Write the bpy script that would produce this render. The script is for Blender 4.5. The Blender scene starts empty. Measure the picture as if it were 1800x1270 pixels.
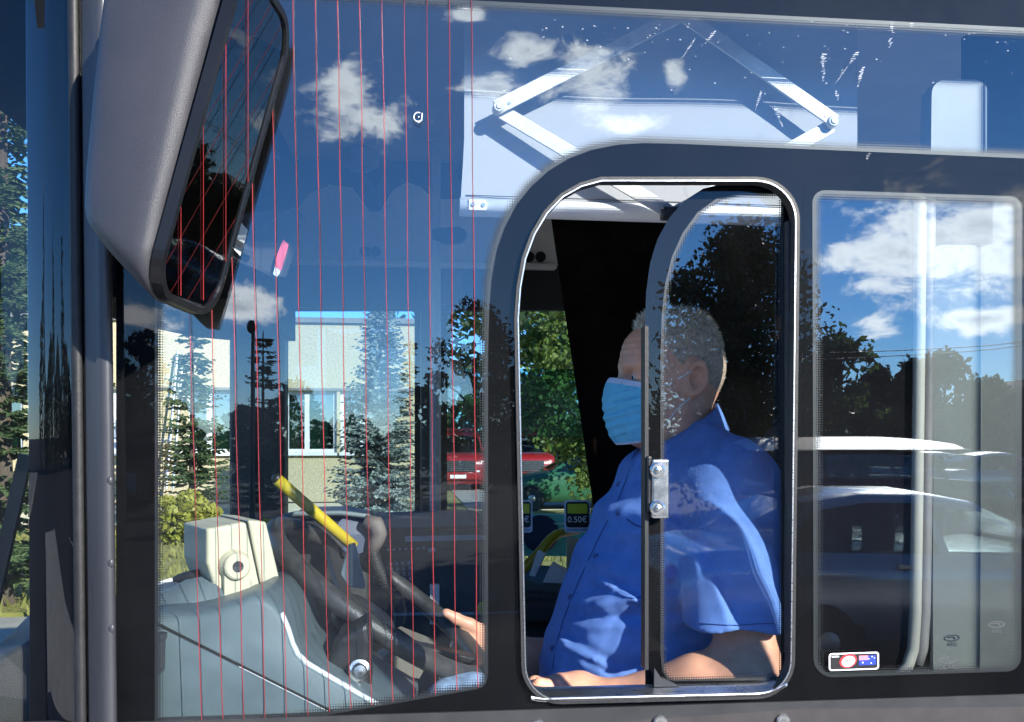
import bpy, bmesh, math, random
import numpy as np
from mathutils import Vector, Matrix, noise

sc = bpy.context.scene
R = math.radians

# ------------------------------------------------------------------ camera
F_PX, VH, CAM_D, CAM_H, YAW = 1700.0, 770.0, 1.27, 1.80, R(6.4)
cam = bpy.data.cameras.new('camera')
cam.lens = 34.0; cam.sensor_width = 36.0; cam.shift_y = (VH - 635.0) / 1800.0
cam.clip_start = 0.02; cam.clip_end = 3000
camo = bpy.data.objects.new('camera', cam); sc.collection.objects.link(camo)
camo.location = (0, -CAM_D, CAM_H); camo.rotation_euler = (R(90), 0, -YAW)
sc.camera = camo

# ------------------------------------------------------------------ light
SUN_DIR = Vector((-0.62, 1.0, -0.54)).normalized()          # the way the light travels
SUN_EL = math.asin(-SUN_DIR.z); SUN_AZ = math.atan2(-SUN_DIR.x, -SUN_DIR.y)
sun = bpy.data.lights.new('sun', 'SUN'); sun.energy = 4.8; sun.angle = R(0.5); sun.color = (1.0, 0.95, 0.86)
suno = bpy.data.objects.new('sun', sun); sc.collection.objects.link(suno)
suno.rotation_euler = SUN_DIR.to_track_quat('-Z', 'Y').to_euler(); suno.location = (6, -10, 12)

world = bpy.data.worlds.new('World'); sc.world = world; world.use_nodes = True
sc.view_settings.view_transform = 'Standard'; sc.view_settings.look = 'None'
sc.view_settings.exposure = 1.06; sc.view_settings.gamma = 1.0
sc.view_settings.use_curve_mapping = False
sc.cycles.use_denoising = True; sc.cycles.use_light_tree = False; sc.cycles.adaptive_threshold = 0.02
sc.cycles.max_bounces = 8; sc.cycles.transparent_max_bounces = 24
sc.cycles.diffuse_bounces = 3; sc.cycles.glossy_bounces = 4
sc.cycles.sample_clamp_indirect = 6.0
sc.cycles.caustics_reflective = False; sc.cycles.caustics_refractive = False


def ray(u, v):
    a = (u - 900.0) / F_PX; b = (VH - v) / F_PX
    s, c = math.sin(YAW), math.cos(YAW)
    return Vector((s + a * c, c - a * s, b))


def P(u, v, Y=0.0):
    """the point of the plane y = Y that the photograph shows at pixel (u, v)"""
    d = ray(u, v); t = (Y + CAM_D) / d.y
    return Vector((d.x * t, Y, CAM_H + d.z * t))


def pxm(Y):
    return F_PX / (Y + CAM_D)


def V(u, v, Y):
    """the same, for a thing that is seen reflected in the bus side: it stands on the camera's side"""
    p = P(u, v, Y); p.y = -p.y
    return p


# ---- sky: clear Nishita blue with scattered fair-weather cumulus
def build_sky():
    nt = world.node_tree; N = nt.nodes; L = nt.links
    bg = N['Background']; bg.inputs[1].default_value = 0.148
    sky = N.new('ShaderNodeTexSky'); sky.sky_type = 'NISHITA'; sky.sun_disc = False
    sky.sun_elevation = SUN_EL; sky.sun_rotation = SUN_AZ
    sky.altitude = 2200; sky.air_density = 1.0; sky.dust_density = 0.02; sky.ozone_density = 4.5
    tc = N.new('ShaderNodeTexCoord')

    def math_(op, a, b=None, c=None, clamp=False):
        n = N.new('ShaderNodeMath'); n.operation = op; n.use_clamp = clamp
        for i, x in enumerate((a, b, c)):
            if x is None: continue
            if isinstance(x, (int, float)): n.inputs[i].default_value = x
            else: L.new(x, n.inputs[i])
        return n.outputs[0]

    def blob(c, r):
        s = N.new('ShaderNodeVectorMath'); s.operation = 'SUBTRACT'
        L.new(tc.outputs['Generated'], s.inputs[0]); s.inputs[1].default_value = c
        m = N.new('ShaderNodeVectorMath'); m.operation = 'DIVIDE'
        L.new(s.outputs[0], m.inputs[0]); m.inputs[1].default_value = r
        ln = N.new('ShaderNodeVectorMath'); ln.operation = 'LENGTH'; L.new(m.outputs[0], ln.inputs[0])
        return math_('SUBTRACT', 1.0, ln.outputs['Value'])
    tot = None
    for (u, v, w, h) in ((925, 88, 60, 34), (1030, 138, 95, 50), (600, 160, 90, 52), (640, 208, 120, 45), (1185, 128, 30, 28), (1100, 225, 70, 22), (870, 150, 70, 30),
                         (1690, 430, 230, 125), (1560, 455, 110, 75), (1740, 560, 130, 30), (1540, 572, 52, 26), (1480, 460, 45, 40),
                         (410, 535, 95, 44), (250, 558, 90, 36), (125, 530, 55, 50), (20, 120, 130, 70), (820, 30, 60, 15)):
        d = ray(u, v); d.y = -d.y; d.normalize()
        k = 1.0 / F_PX / ray(u, v).length
        b = blob(d, (w * k * 0.98, max(w, h) * k * 2.5, h * k * 1.12))
        tot = b if tot is None else math_('MAXIMUM', tot, b)
    # the same kind of small cumulus over the rest of the sky
    mp = N.new('ShaderNodeMapping'); mp.inputs['Scale'].default_value = (1, 1, 1.9); L.new(tc.outputs['Generated'], mp.inputs[0])
    big = N.new('ShaderNodeTexNoise'); big.inputs['Scale'].default_value = 3.1; big.inputs['Detail'].default_value = 2.0
    L.new(mp.outputs[0], big.inputs['Vector'])
    gen = math_('MULTIPLY_ADD', big.outputs['Fac'], 5.0, -3.6)
    tot = math_('MAXIMUM', tot, gen)
    nz = N.new('ShaderNodeTexNoise'); nz.inputs['Scale'].default_value = 16; nz.inputs['Detail'].default_value = 7
    nz.inputs['Roughness'].default_value = 0.67; nz.inputs['Distortion'].default_value = 0.35; L.new(mp.outputs[0], nz.inputs['Vector'])
    dens = math_('MULTIPLY_ADD', math_('SUBTRACT', nz.outputs['Fac'], 0.5), 4.2, math_('MULTIPLY', tot, 1.35))
    mask = N.new('ShaderNodeMapRange'); mask.interpolation_type = 'SMOOTHSTEP'
    mask.inputs[1].default_value = 0.12; mask.inputs[2].default_value = 1.05; L.new(dens, mask.inputs[0])
    # thick cloud is greyer
    thick = N.new('ShaderNodeMapRange'); thick.inputs[1].default_value = 1.05; thick.inputs[2].default_value = 2.3; L.new(dens, thick.inputs[0])
    cc = N.new('ShaderNodeMix'); cc.data_type = 'RGBA'; L.new(thick.outputs[0], cc.inputs[0])
    cc.inputs[6].default_value = (15.5, 16.0, 17.0, 1); cc.inputs[7].default_value = (5.2, 6.2, 7.8, 1)
    hs = N.new('ShaderNodeHueSaturation'); hs.inputs['Saturation'].default_value = 1.16; hs.inputs['Value'].default_value = 1.0
    L.new(sky.outputs[0], hs.inputs['Color'])
    bl_ = N.new('ShaderNodeMix'); bl_.data_type = 'RGBA'; bl_.blend_type = 'MULTIPLY'; bl_.inputs[0].default_value = 1.0
    L.new(hs.outputs[0], bl_.inputs[6]); bl_.inputs[7].default_value = (0.84, 0.94, 1.06, 1)
    mx = N.new('ShaderNodeMix'); mx.data_type = 'RGBA'; L.new(math_('MULTIPLY', mask.outputs[0], 0.94), mx.inputs[0])
    L.new(bl_.outputs[2], mx.inputs[6]); L.new(cc.outputs[2], mx.inputs[7])
    L.new(mx.outputs[2], bg.inputs[0])


build_sky()

# ------------------------------------------------------------------ helpers
COL = sc.collection
WL = {}


class MB:
    def __init__(s): s.v = []; s.f = []; s.uv = None

    def add(s, vs, fs):
        n = len(s.v); s.v += [tuple(x) for x in vs]; s.f += [tuple(i + n for i in f) for f in fs]; return s

    def quad(s, a, b, c, d): return s.add([a, b, c, d], [(0, 1, 2, 3)])

    def box(s, c, size, rot=None):
        hx, hy, hz = [k / 2 for k in size]; c = Vector(c)
        vs = [Vector((x, y, z)) for x in (-hx, hx) for y in (-hy, hy) for z in (-hz, hz)]
        if rot is not None: vs = [rot @ x for x in vs]
        return s.add([c + x for x in vs], [(0, 1, 3, 2), (4, 6, 7, 5), (0, 4, 5, 1), (2, 3, 7, 6), (0, 2, 6, 4), (1, 5, 7, 3)])

    def bar(s, a, b, w, t, up=(0, 0, 1)):
        a = Vector(a); b = Vector(b); d = (b - a); l = d.length; d.normalize(); up = Vector(up)
        x = d.cross(up).normalized(); y = x.cross(d).normalized()
        return s.box((a + b) / 2, (t, l, w), Matrix((x, d, y)).transposed())

    def tube(s, path, r, n=10, cap=True):
        path = [Vector(p) for p in path]; m = len(path)
        rs = r if isinstance(r, (list, tuple)) else [r] * m
        rings = []; prev = None
        for i, p in enumerate(path):
            t = (path[min(i + 1, m - 1)] - path[max(i - 1, 0)]).normalized()
            if prev is None:
                ref = Vector((0, 0, 1)) if abs(t.z) < 0.9 else Vector((1, 0, 0))
                x = t.cross(ref).normalized()
            else:
                x = (prev - t * prev.dot(t)).normalized()
            prev = x; y = t.cross(x)
            rings.append([p + (x * math.cos(2 * math.pi * k / n) + y * math.sin(2 * math.pi * k / n)) * rs[i] for k in range(n)])
        vs = [q for rg in rings for q in rg]
        fs = [(i * n + k, i * n + (k + 1) % n, (i + 1) * n + (k + 1) % n, (i + 1) * n + k) for i in range(m - 1) for k in range(n)]
        if cap: fs += [tuple(reversed(range(n))), tuple(range((m - 1) * n, m * n))]
        return s.add(vs, fs)

    def cyl(s, a, b, ra, rb=None, n=16): return s.tube([a, b], [ra, ra if rb is None else rb], n)

    def lathe(s, c, axis, prof, n=24):
        """prof: list of (distance along the axis, radius)"""
        c = Vector(c); ax = Vector(axis).normalized(); return s.tube([c + ax * d for d, _ in prof], [max(r, 1e-4) for _, r in prof], n) if len(prof) > 1 else s

    def sphere(s, c, r, n=12, m=8):
        c = Vector(c); r = Vector(r) if not isinstance(r, (int, float)) else Vector((r, r, r))
        vs = [c + Vector((0, 0, r.z))]
        for i in range(1, m):
            t = math.pi * i / m
            vs += [c + Vector((r.x * math.sin(t) * math.cos(2 * math.pi * k / n), r.y * math.sin(t) * math.sin(2 * math.pi * k / n), r.z * math.cos(t))) for k in range(n)]
        vs.append(c - Vector((0, 0, r.z)))
        fs = [(0, 1 + k, 1 + (k + 1) % n) for k in range(n)]
        fs += [(1 + i * n + k, 1 + (i + 1) * n + k, 1 + (i + 1) * n + (k + 1) % n, 1 + i * n + (k + 1) % n) for i in range(m - 2) for k in range(n)]
        e = len(vs) - 1; b = 1 + (m - 2) * n
        fs += [(e, b + (k + 1) % n, b + k) for k in range(n)]
        return s.add(vs, fs)

    def prism(s, poly, vec):
        poly = [Vector(p) for p in poly]; vec = Vector(vec); n = len(poly)
        return s.add(poly + [p + vec for p in poly], [tuple(reversed(range(n))), tuple(range(n, 2 * n))] + [(i, (i + 1) % n, n + (i + 1) % n, n + i) for i in range(n)])

    def loft(s, rings, close=True, caps=True):
        n = len(rings[0]); m = len(rings)
        fs = [(i * n + k, i * n + (k + 1) % n, (i + 1) * n + (k + 1) % n, (i + 1) * n + k) for i in range(m - 1) for k in range(n if close else n - 1)]
        if caps and close: fs += [tuple(reversed(range(n))), tuple(range((m - 1) * n, m * n))]
        return s.add([p for r in rings for p in r], fs)


def mesh_of(mb, name, smooth=False):
    me = bpy.data.meshes.new(name); me.from_pydata([tuple(v) for v in mb.v], [], mb.f); me.update()
    bm = bmesh.new(); bm.from_mesh(me); bmesh.ops.recalc_face_normals(bm, faces=bm.faces); bm.to_mesh(me); bm.free()
    if smooth: me.shade_smooth()
    return me


def link(name, me, mt=None, parent=None, local=False, bevel=0, smooth_angle=None, solid=0, subd=0):
    o = bpy.data.objects.new(name, me); COL.objects.link(o)
    if mt is not None and me is not None and len(me.materials) == 0: me.materials.append(mt)
    WL[o.name] = Vector((0, 0, 0))
    if parent is not None:
        o.parent = parent
        if not local:
            o.matrix_parent_inverse = Matrix.Translation(-WL[parent.name])
    if solid:
        m = o.modifiers.new('solid', 'SOLIDIFY'); m.thickness = solid; m.offset = 0
    if subd:
        m = o.modifiers.new('sub', 'SUBSURF'); m.levels = subd; m.render_levels = subd
    if bevel:
        m = o.modifiers.new('bevel', 'BEVEL'); m.width = bevel; m.segments = 3; m.limit_method = 'ANGLE'; m.angle_limit = R(35); m.harden_normals = False
    return o


def part(name, mb, mt, parent, smooth=False, **k):
    return link(name, mesh_of(mb, name, smooth), mt, parent, **k)


def tag(o, label, cat, group=None, kind=None):
    if label: o['label'] = label
    if cat: o['category'] = cat
    if group: o['group'] = group
    if kind: o['kind'] = kind
    return o


def thing(name, label, cat, loc=(0, 0, 0), group=None):
    o = bpy.data.objects.new(name, None); COL.objects.link(o); o.location = loc; o.empty_display_size = 0.2
    WL[o.name] = Vector(loc)
    return tag(o, label, cat, group)


def solo(name, mb, mt, label, cat, group=None, smooth=False, **k):
    vs = np.array(mb.v); c = Vector(((vs[:, 0].min() + vs[:, 0].max()) / 2, (vs[:, 1].min() + vs[:, 1].max()) / 2, vs[:, 2].min()))
    mb.v = [tuple(Vector(x) - c) for x in mb.v]
    o = part(name, mb, mt, None, smooth, **k); o.location = c; WL[o.name] = c
    return tag(o, label, cat, group)


def struct(name, mb, mt, kind='structure'):
    o = part(name, mb, mt, None); o['kind'] = kind; return o


# ---- materials
MAT = {}


def mat(name, col, rough=0.6, metal=0.0, spec=0.5, var=0.12, scale=8.0, bump=0.0, bscale=None, col2=None, coat=0.0, sss=0.0, trans=0.0, coord='Object', stretch=(1, 1, 1), detail=3.0, wear=0.0):
    m = bpy.data.materials.new(name); m.use_nodes = True; nt = m.node_tree; N = nt.nodes; L = nt.links
    b = N['Principled BSDF']; b.inputs['Roughness'].default_value = rough; b.inputs['Metallic'].default_value = metal
    b.inputs['Specular IOR Level'].default_value = spec
    if coat: b.inputs['Coat Weight'].default_value = coat; b.inputs['Coat Roughness'].default_value = 0.05
    if sss:
        b.inputs['Subsurface Weight'].default_value = sss; b.inputs['Subsurface Radius'].default_value = (1.0, 0.35, 0.2); b.inputs['Subsurface Scale'].default_value = 0.006
    tc = N.new('ShaderNodeTexCoord'); mp = N.new('ShaderNodeMapping'); mp.inputs['Scale'].default_value = stretch; L.new(tc.outputs[coord], mp.inputs[0])
    nz = N.new('ShaderNodeTexNoise'); nz.inputs['Scale'].default_value = scale; nz.inputs['Detail'].default_value = detail; nz.inputs['Roughness'].default_value = 0.6
    L.new(mp.outputs[0], nz.inputs['Vector'])
    mr = N.new('ShaderNodeMapRange'); mr.inputs[1].default_value = 0.3; mr.inputs[2].default_value = 0.7; L.new(nz.outputs['Fac'], mr.inputs[0])
    mx = N.new('ShaderNodeMix'); mx.data_type = 'RGBA'; L.new(mr.outputs[0], mx.inputs[0])
    if col2 is None:
        mx.inputs[6].default_value = tuple(c * (1 - var) for c in col) + (1,); mx.inputs[7].default_value = tuple(min(1, c * (1 + var)) for c in col) + (1,)
    else:
        mx.inputs[6].default_value = tuple(col) + (1,); mx.inputs[7].default_value = tuple(col2) + (1,)
    L.new(mx.outputs[2], b.inputs['Base Color'])
    rr = N.new('ShaderNodeMapRange'); rr.inputs[3].default_value = max(0.02, rough - 0.08 * min(1, rough * 3)); rr.inputs[4].default_value = min(1, rough + 0.08); L.new(nz.outputs['Fac'], rr.inputs[0]); L.new(rr.outputs[0], b.inputs['Roughness'])
    if bump:
        n2 = N.new('ShaderNodeTexNoise'); n2.inputs['Scale'].default_value = bscale or scale * 4; n2.inputs['Detail'].default_value = 4
        L.new(mp.outputs[0], n2.inputs['Vector'])
        bp = N.new('ShaderNodeBump'); bp.inputs['Strength'].default_value = bump; bp.inputs['Distance'].default_value = 0.004
        L.new(n2.outputs['Fac'], bp.inputs['Height']); L.new(bp.outputs[0], b.inputs['Normal'])
    if trans:
        t = N.new('ShaderNodeBsdfTranslucent'); L.new(mx.outputs[2], t.inputs['Color'])
        ms = N.new('ShaderNodeMixShader'); ms.inputs[0].default_value = trans
        L.new(b.outputs[0], ms.inputs[1]); L.new(t.outputs[0], ms.inputs[2]); L.new(ms.outputs[0], N['Material Output'].inputs['Surface'])
    MAT[name] = m
    return m


def glass(name, refl=0.25, tint=(0.80, 0.86, 0.88), dirt=0.05, rough=0.0, wave=0.0):
    m = bpy.data.materials.new(name); m.use_nodes = True; nt = m.node_tree; N = nt.nodes; L = nt.links
    N.remove(N['Principled BSDF']); out = N['Material Output']
    tr = N.new('ShaderNodeBsdfTransparent'); tr.inputs[0].default_value = tuple(tint) + (1,)
    gl = N.new('ShaderNodeBsdfGlossy'); gl.inputs['Roughness'].default_value = rough; gl.inputs['Color'].default_value = (1, 1, 1, 1)
    lw = N.new('ShaderNodeLayerWeight'); lw.inputs['Blend'].default_value = 0.5
    pw = N.new('ShaderNodeMath'); pw.operation = 'POWER'; pw.inputs[1].default_value = 5.0; L.new(lw.outputs['Facing'], pw.inputs[0])
    mr = N.new('ShaderNodeMapRange'); mr.inputs[3].default_value = refl; mr.inputs[4].default_value = 0.9; L.new(pw.outputs[0], mr.inputs[0])
    mr.inputs[1].default_value = 0.0
    mx = N.new('ShaderNodeMixShader'); L.new(mr.outputs[0], mx.inputs[0]); L.new(tr.outputs[0], mx.inputs[1]); L.new(gl.outputs[0], mx.inputs[2])
    last = mx.outputs[0]
    if wave:                                   # toughened glass is never quite flat
        tw = N.new('ShaderNodeTexCoord'); nw = N.new('ShaderNodeTexNoise'); nw.inputs['Scale'].default_value = 5.0; nw.inputs['Detail'].default_value = 1.0
        L.new(tw.outputs['Object'], nw.inputs['Vector']); bw_ = N.new('ShaderNodeBump'); bw_.inputs['Strength'].default_value = 1.0; bw_.inputs['Distance'].default_value = 0.00014 * wave
        L.new(nw.outputs['Fac'], bw_.inputs['Height']); L.new(bw_.outputs[0], gl.inputs['Normal'])
    if dirt:
        tc = N.new('ShaderNodeTexCoord')
        n1 = N.new('ShaderNodeTexNoise'); n1.inputs['Scale'].default_value = 5; n1.inputs['Detail'].default_value = 3; L.new(tc.outputs['Object'], n1.inputs['Vector'])
        n2 = N.new('ShaderNodeTexNoise'); n2.inputs['Scale'].default_value = 420; n2.inputs['Detail'].default_value = 2; L.new(tc.outputs['Object'], n2.inputs['Vector'])
        a = N.new('ShaderNodeMapRange'); a.inputs[1].default_value = 0.42; a.inputs[2].default_value = 0.8; a.inputs[3].default_value = 0.15; a.inputs[4].default_value = dirt * 3; L.new(n1.outputs['Fac'], a.inputs[0])
        a.inputs[3].default_value = dirt * 0.25
        b2 = N.new('ShaderNodeMapRange'); b2.inputs[1].default_value = 0.70; b2.inputs[2].default_value = 0.76; b2.inputs[4].default_value = dirt * 5; L.new(n2.outputs['Fac'], b2.inputs[0])
        ad = N.new('ShaderNodeMath'); ad.operation = 'ADD'; ad.use_clamp = True; L.new(a.outputs[0], ad.inputs[0]); L.new(b2.outputs[0], ad.inputs[1])
        df = N.new('ShaderNodeBsdfDiffuse'); df.inputs[0].default_value = (0.55, 0.53, 0.5, 1)
        m2 = N.new('ShaderNodeMixShader'); L.new(ad.outputs[0], m2.inputs[0]); L.new(last, m2.inputs[1]); L.new(df.outputs[0], m2.inputs[2]); last = m2.outputs[0]
    L.new(last, out.inputs['Surface'])
    MAT[name] = m
    return m


def dot_mat(name, pitch=0.0033):
    """black ceramic dots that shrink away from the printed border (uv.x runs 0 at the border to 1)"""
    m = bpy.data.materials.new(name); m.use_nodes = True; nt = m.node_tree; N = nt.nodes; L = nt.links
    b = N['Principled BSDF']; b.inputs['Base Color'].default_value = (0.008, 0.008, 0.009, 1); b.inputs['Roughness'].default_value = 0.5
    uv = N.new('ShaderNodeUVMap'); sp = N.new('ShaderNodeSeparateXYZ'); L.new(uv.outputs[0], sp.inputs[0])
    g = N.new('ShaderNodeNewGeometry')
    v = N.new('ShaderNodeVectorMath'); v.operation = 'SCALE'; v.inputs['Scale'].default_value = 1 / pitch; L.new(g.outputs['Position'], v.inputs[0])
    fr = N.new('ShaderNodeVectorMath'); fr.operation = 'FRACTION'; L.new(v.outputs[0], fr.inputs[0])
    sb = N.new('ShaderNodeVectorMath'); sb.operation = 'SUBTRACT'; sb.inputs[1].default_value = (0.5, 0.5, 0.5); L.new(fr.outputs[0], sb.inputs[0])
    mu = N.new('ShaderNodeVectorMath'); mu.operation = 'MULTIPLY'; mu.inputs[1].default_value = (1, 0, 1); L.new(sb.outputs[0], mu.inputs[0])
    ln = N.new('ShaderNodeVectorMath'); ln.operation = 'LENGTH'; L.new(mu.outputs[0], ln.inputs[0])
    rad = N.new('ShaderNodeMapRange'); rad.inputs[3].default_value = 0.72; rad.inputs[4].default_value = 0.06; L.new(sp.outputs[0], rad.inputs[0])
    lt = N.new('ShaderNodeMath'); lt.operation = 'LESS_THAN'; L.new(ln.outputs['Value'], lt.inputs[0]); L.new(rad.outputs[0], lt.inputs[1])
    tr = N.new('ShaderNodeBsdfTransparent'); mx = N.new('ShaderNodeMixShader')
    L.new(lt.outputs[0], mx.inputs[0]); L.new(tr.outputs[0], mx.inputs[1]); L.new(b.outputs[0], mx.inputs[2])
    L.new(mx.outputs[0], N['Material Output'].inputs['Surface'])
    return m


M = MAT
mat('frit_black', (0.0022, 0.0022, 0.003), 0.6, var=0.3, scale=30, spec=0.05)
mat('black_rubber', (0.014, 0.014, 0.015), 0.55, var=0.3, scale=40, bump=0.1)
mat('black_plastic', (0.018, 0.018, 0.019), 0.38, var=0.2, scale=60, bump=0.15, bscale=500)
mat('dash_dark', (0.030, 0.030, 0.031), 0.55, var=0.25, scale=20, bump=0.4, bscale=700)
mat('dash_blue', (0.120, 0.158, 0.172), 0.42, var=0.14, scale=14, bump=0.25, bscale=900, spec=0.4)
mat('seam_black', (0.006, 0.006, 0.006), 0.8)
mat('edge_highlight', (0.62, 0.64, 0.66), 0.3)
mat('cream', (0.60, 0.55, 0.39), 0.5, var=0.05, scale=9, bump=0.12, bscale=800)
mat('joint_dark', (0.03, 0.03, 0.03), 0.7)
mat('aluminium', (0.62, 0.63, 0.64), 0.28, metal=1.0, var=0.08, scale=30, stretch=(1, 1, 12))
mat('steel', (0.55, 0.54, 0.52), 0.25, metal=1.0, var=0.15, scale=60)
mat('gutter_grey', (0.040, 0.041, 0.047), 0.4, var=0.12, scale=18, stretch=(1, 1, 0.2), bump=0.1)
mat('housing_grey', (0.037, 0.037, 0.045), 0.5, var=0.07, scale=12, bump=0.2, bscale=900)
mat('sill_panel', (0.035, 0.030, 0.030), 0.5, var=0.2, scale=20)
mat('housing_dark', (0.11, 0.095, 0.09), 0.55, var=0.15, scale=20, bump=0.3, bscale=700)
mat('blind_fabric', (0.56, 0.56, 0.58), 0.85, var=0.05, scale=5, bump=0.2, bscale=900, trans=0.35)
mat('blind_bar', (0.78, 0.78, 0.78), 0.35, var=0.03)
mat('arm_metal', (0.60, 0.59, 0.56), 0.45, var=0.12, scale=50, bump=0.1)
mat('panel_grey', (0.80, 0.79, 0.74), 0.6, var=0.06, bump=0.1)
mat('rim_worn', (0.042, 0.041, 0.040), 0.34, spec=0.6, var=0.3, scale=60, bump=0.25, bscale=500)
mat('board_black', (0.006, 0.005, 0.006), 0.9, spec=0.05)
mat('sunlit_grey', (0.16, 0.15, 0.13), 0.7)
mat('cowl_grey', (0.10, 0.10, 0.105), 0.7)
mat('ceiling', (0.50, 0.50, 0.49), 0.7, var=0.06)
mat('interior_dark', (0.022, 0.022, 0.024), 0.65, var=0.2, scale=12)
mat('floor_vinyl', (0.22, 0.22, 0.22), 0.6, var=0.3, scale=60)
mat('curtain_brown', (0.014, 0.009, 0.007), 1.0, var=0.3, scale=20, spec=0.0)
mat('seat_cloth', (0.02, 0.02, 0.03), 0.9, var=0.4, scale=90)
mat('rail_yellow', (0.46, 0.36, 0.02), 0.35, var=0.08, scale=25)
mat('pole_grey', (0.62, 0.64, 0.68), 0.35, var=0.08)
mat('column_grey', (0.135, 0.14, 0.125), 0.6, var=0.10, scale=6)
mat('van_roof', (0.9, 0.9, 0.9), 0.44, metal=0.9, var=0.02)
mat('column_white', (0.19, 0.21, 0.22), 0.5, var=0.08, scale=6)
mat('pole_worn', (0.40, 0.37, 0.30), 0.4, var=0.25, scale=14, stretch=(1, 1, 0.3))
mat('shade_grey', (0.16, 0.19, 0.19), 0.7)
mat('teal', (0.12, 0.52, 0.42), 0.5, var=0.08)
mat('navy', (0.012, 0.028, 0.07), 0.5)
mat('paper', (0.82, 0.82, 0.80), 0.8, var=0.03)
mat('card_rim', (0.62, 0.70, 0.82), 0.4)
mat('card_black', (0.012, 0.012, 0.014), 0.4)
mat('card_green', (0.62, 0.62, 0.04), 0.5)
mat('white_print', (0.9, 0.9, 0.9), 0.5, var=0.0)
mat('blue_print', (0.03, 0.06, 0.22), 0.5)
mat('etch', (0.05, 0.055, 0.06), 0.6)
mat('flag_blue', (0.01, 0.04, 0.35), 0.5)
mat('flag_pink', (0.75, 0.22, 0.30), 0.5)
mat('sticker_red', (0.55, 0.02, 0.03), 0.5)
mat('wire_red', (0.34, 0.030, 0.030), 0.4, var=0.6, scale=6)
mat('wire_dark', (0.05, 0.06, 0.07), 0.5)
mat('button_grey', (0.30, 0.31, 0.33), 0.5)
mat('lcd', (0.045, 0.05, 0.05), 0.3)
mat('skin', (0.76, 0.385, 0.25), 0.48, var=0.16, scale=26, bump=0.12, bscale=420, sss=0.25, detail=3)
mat('eye_white', (0.55, 0.50, 0.46), 0.2)
mat('eye_dark', (0.02, 0.025, 0.03), 0.15)
mat('hair_grey', (0.70, 0.65, 0.55), 0.5, var=0.45, scale=70, stretch=(1, 1, 1))
mat('hair_short', (0.47, 0.35, 0.26), 0.6, var=0.35, scale=160)
mat('bezel_black', (0.006, 0.006, 0.007), 0.3, spec=0.3)
mat('drip_white', (0.8, 0.82, 0.84), 0.9)
mat('pole_dark', (0.20, 0.18, 0.16), 0.5, var=0.35, scale=20, stretch=(1, 1, 0.3))
mat('mask_blue', (0.17, 0.58, 0.80), 0.85, var=0.06, scale=60, bump=0.2, bscale=900)
mat('mask_white', (0.66, 0.72, 0.86), 0.85, var=0.04)
mat('shirt_blue', (0.150, 0.275, 0.64), 0.95, var=0.10, scale=35, bump=0.45, bscale=1300, spec=0.05)
mat('button_blue', (0.03, 0.06, 0.22), 0.35)
mat('denim', (0.20, 0.30, 0.45), 0.9, var=0.35, scale=60)
mat('asphalt', (0.042, 0.041, 0.042), 0.9, var=0.3, scale=1.2, bump=0.6, bscale=120, detail=3)
mat('paving', (0.34, 0.32, 0.28), 0.85, var=0.15, scale=3, bump=0.4, bscale=60)
mat('bounce_concrete', (0.55, 0.51, 0.45), 0.9, var=0.15, scale=2.5, bump=0.3, bscale=80)
mat('backdrop_dim', (0.045, 0.055, 0.055), 0.7, var=0.2, scale=12)
mat('kerb', (0.32, 0.31, 0.29), 0.85, var=0.15, scale=6)
mat('grass', (0.16, 0.17, 0.035), 0.9, col2=(0.33, 0.29, 0.09), scale=1.3, bump=0.5, bscale=60, detail=3)
mat('grass_blade', (0.14, 0.17, 0.03), 0.8, col2=(0.34, 0.31, 0.10), scale=1.0, trans=0.3)
mat('line_white', (0.7, 0.7, 0.68), 0.8, var=0.15, scale=30)
mat('pebble_wall', (0.33, 0.27, 0.16), 0.9, col2=(0.66, 0.56, 0.37), scale=34, bump=0.8, bscale=70, detail=3)
mat('plaster', (0.45, 0.41, 0.33), 0.9, var=0.1)
mat('roof_edge', (0.18, 0.17, 0.16), 0.7)
mat('frame_white', (0.72, 0.74, 0.76), 0.4, var=0.05)
mat('blind_green', (0.10, 0.20, 0.15), 0.25, var=0.2, scale=1.5)
mat('bark', (0.085, 0.065, 0.05), 0.95, var=0.4, scale=9, stretch=(1, 1, 0.2), bump=0.8)
mat('spruce_blue', (0.07, 0.10, 0.08), 0.7, col2=(0.50, 0.56, 0.52), scale=1.6, trans=0.12, detail=3)
mat('spruce_green', (0.045, 0.085, 0.030), 0.7, col2=(0.11, 0.16, 0.065), scale=1.6, trans=0.15, detail=3)
mat('leaf_dark', (0.020, 0.035, 0.012), 0.42, col2=(0.045, 0.068, 0.022), scale=1.2, trans=0.12, detail=3)
mat('leaf_light', (0.075, 0.13, 0.022), 0.5, col2=(0.20, 0.25, 0.055), scale=1.3, trans=0.35, detail=3)
mat('leaf_mid', (0.04, 0.075, 0.02), 0.5, col2=(0.11, 0.16, 0.05), scale=1.2, trans=0.55, detail=3)
mat('leaf_yellow', (0.22, 0.24, 0.03), 0.55, col2=(0.42, 0.40, 0.07), scale=3, trans=0.3, detail=3)
mat('car_silver', (0.42, 0.43, 0.45), 0.22, metal=0.7, var=0.03, coat=0.7)
mat('car_white', (0.78, 0.78, 0.78), 0.3, var=0.02, coat=0.5)
mat('car_dark', (0.012, 0.014, 0.018), 0.25, var=0.1, coat=0.7)
mat('car_red', (0.27, 0.010, 0.010), 0.3, var=0.06, coat=0.6)
mat('car_green', (0.03, 0.12, 0.06), 0.3, coat=0.5)
mat('car_glass', (0.012, 0.014, 0.016), 0.04, spec=0.8, var=0)
mat('tyre', (0.02, 0.02, 0.02), 0.85)
mat('rim', (0.42, 0.43, 0.44), 0.3, metal=0.9)
mat('lamp_clear', (0.75, 0.76, 0.78), 0.1)
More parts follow.
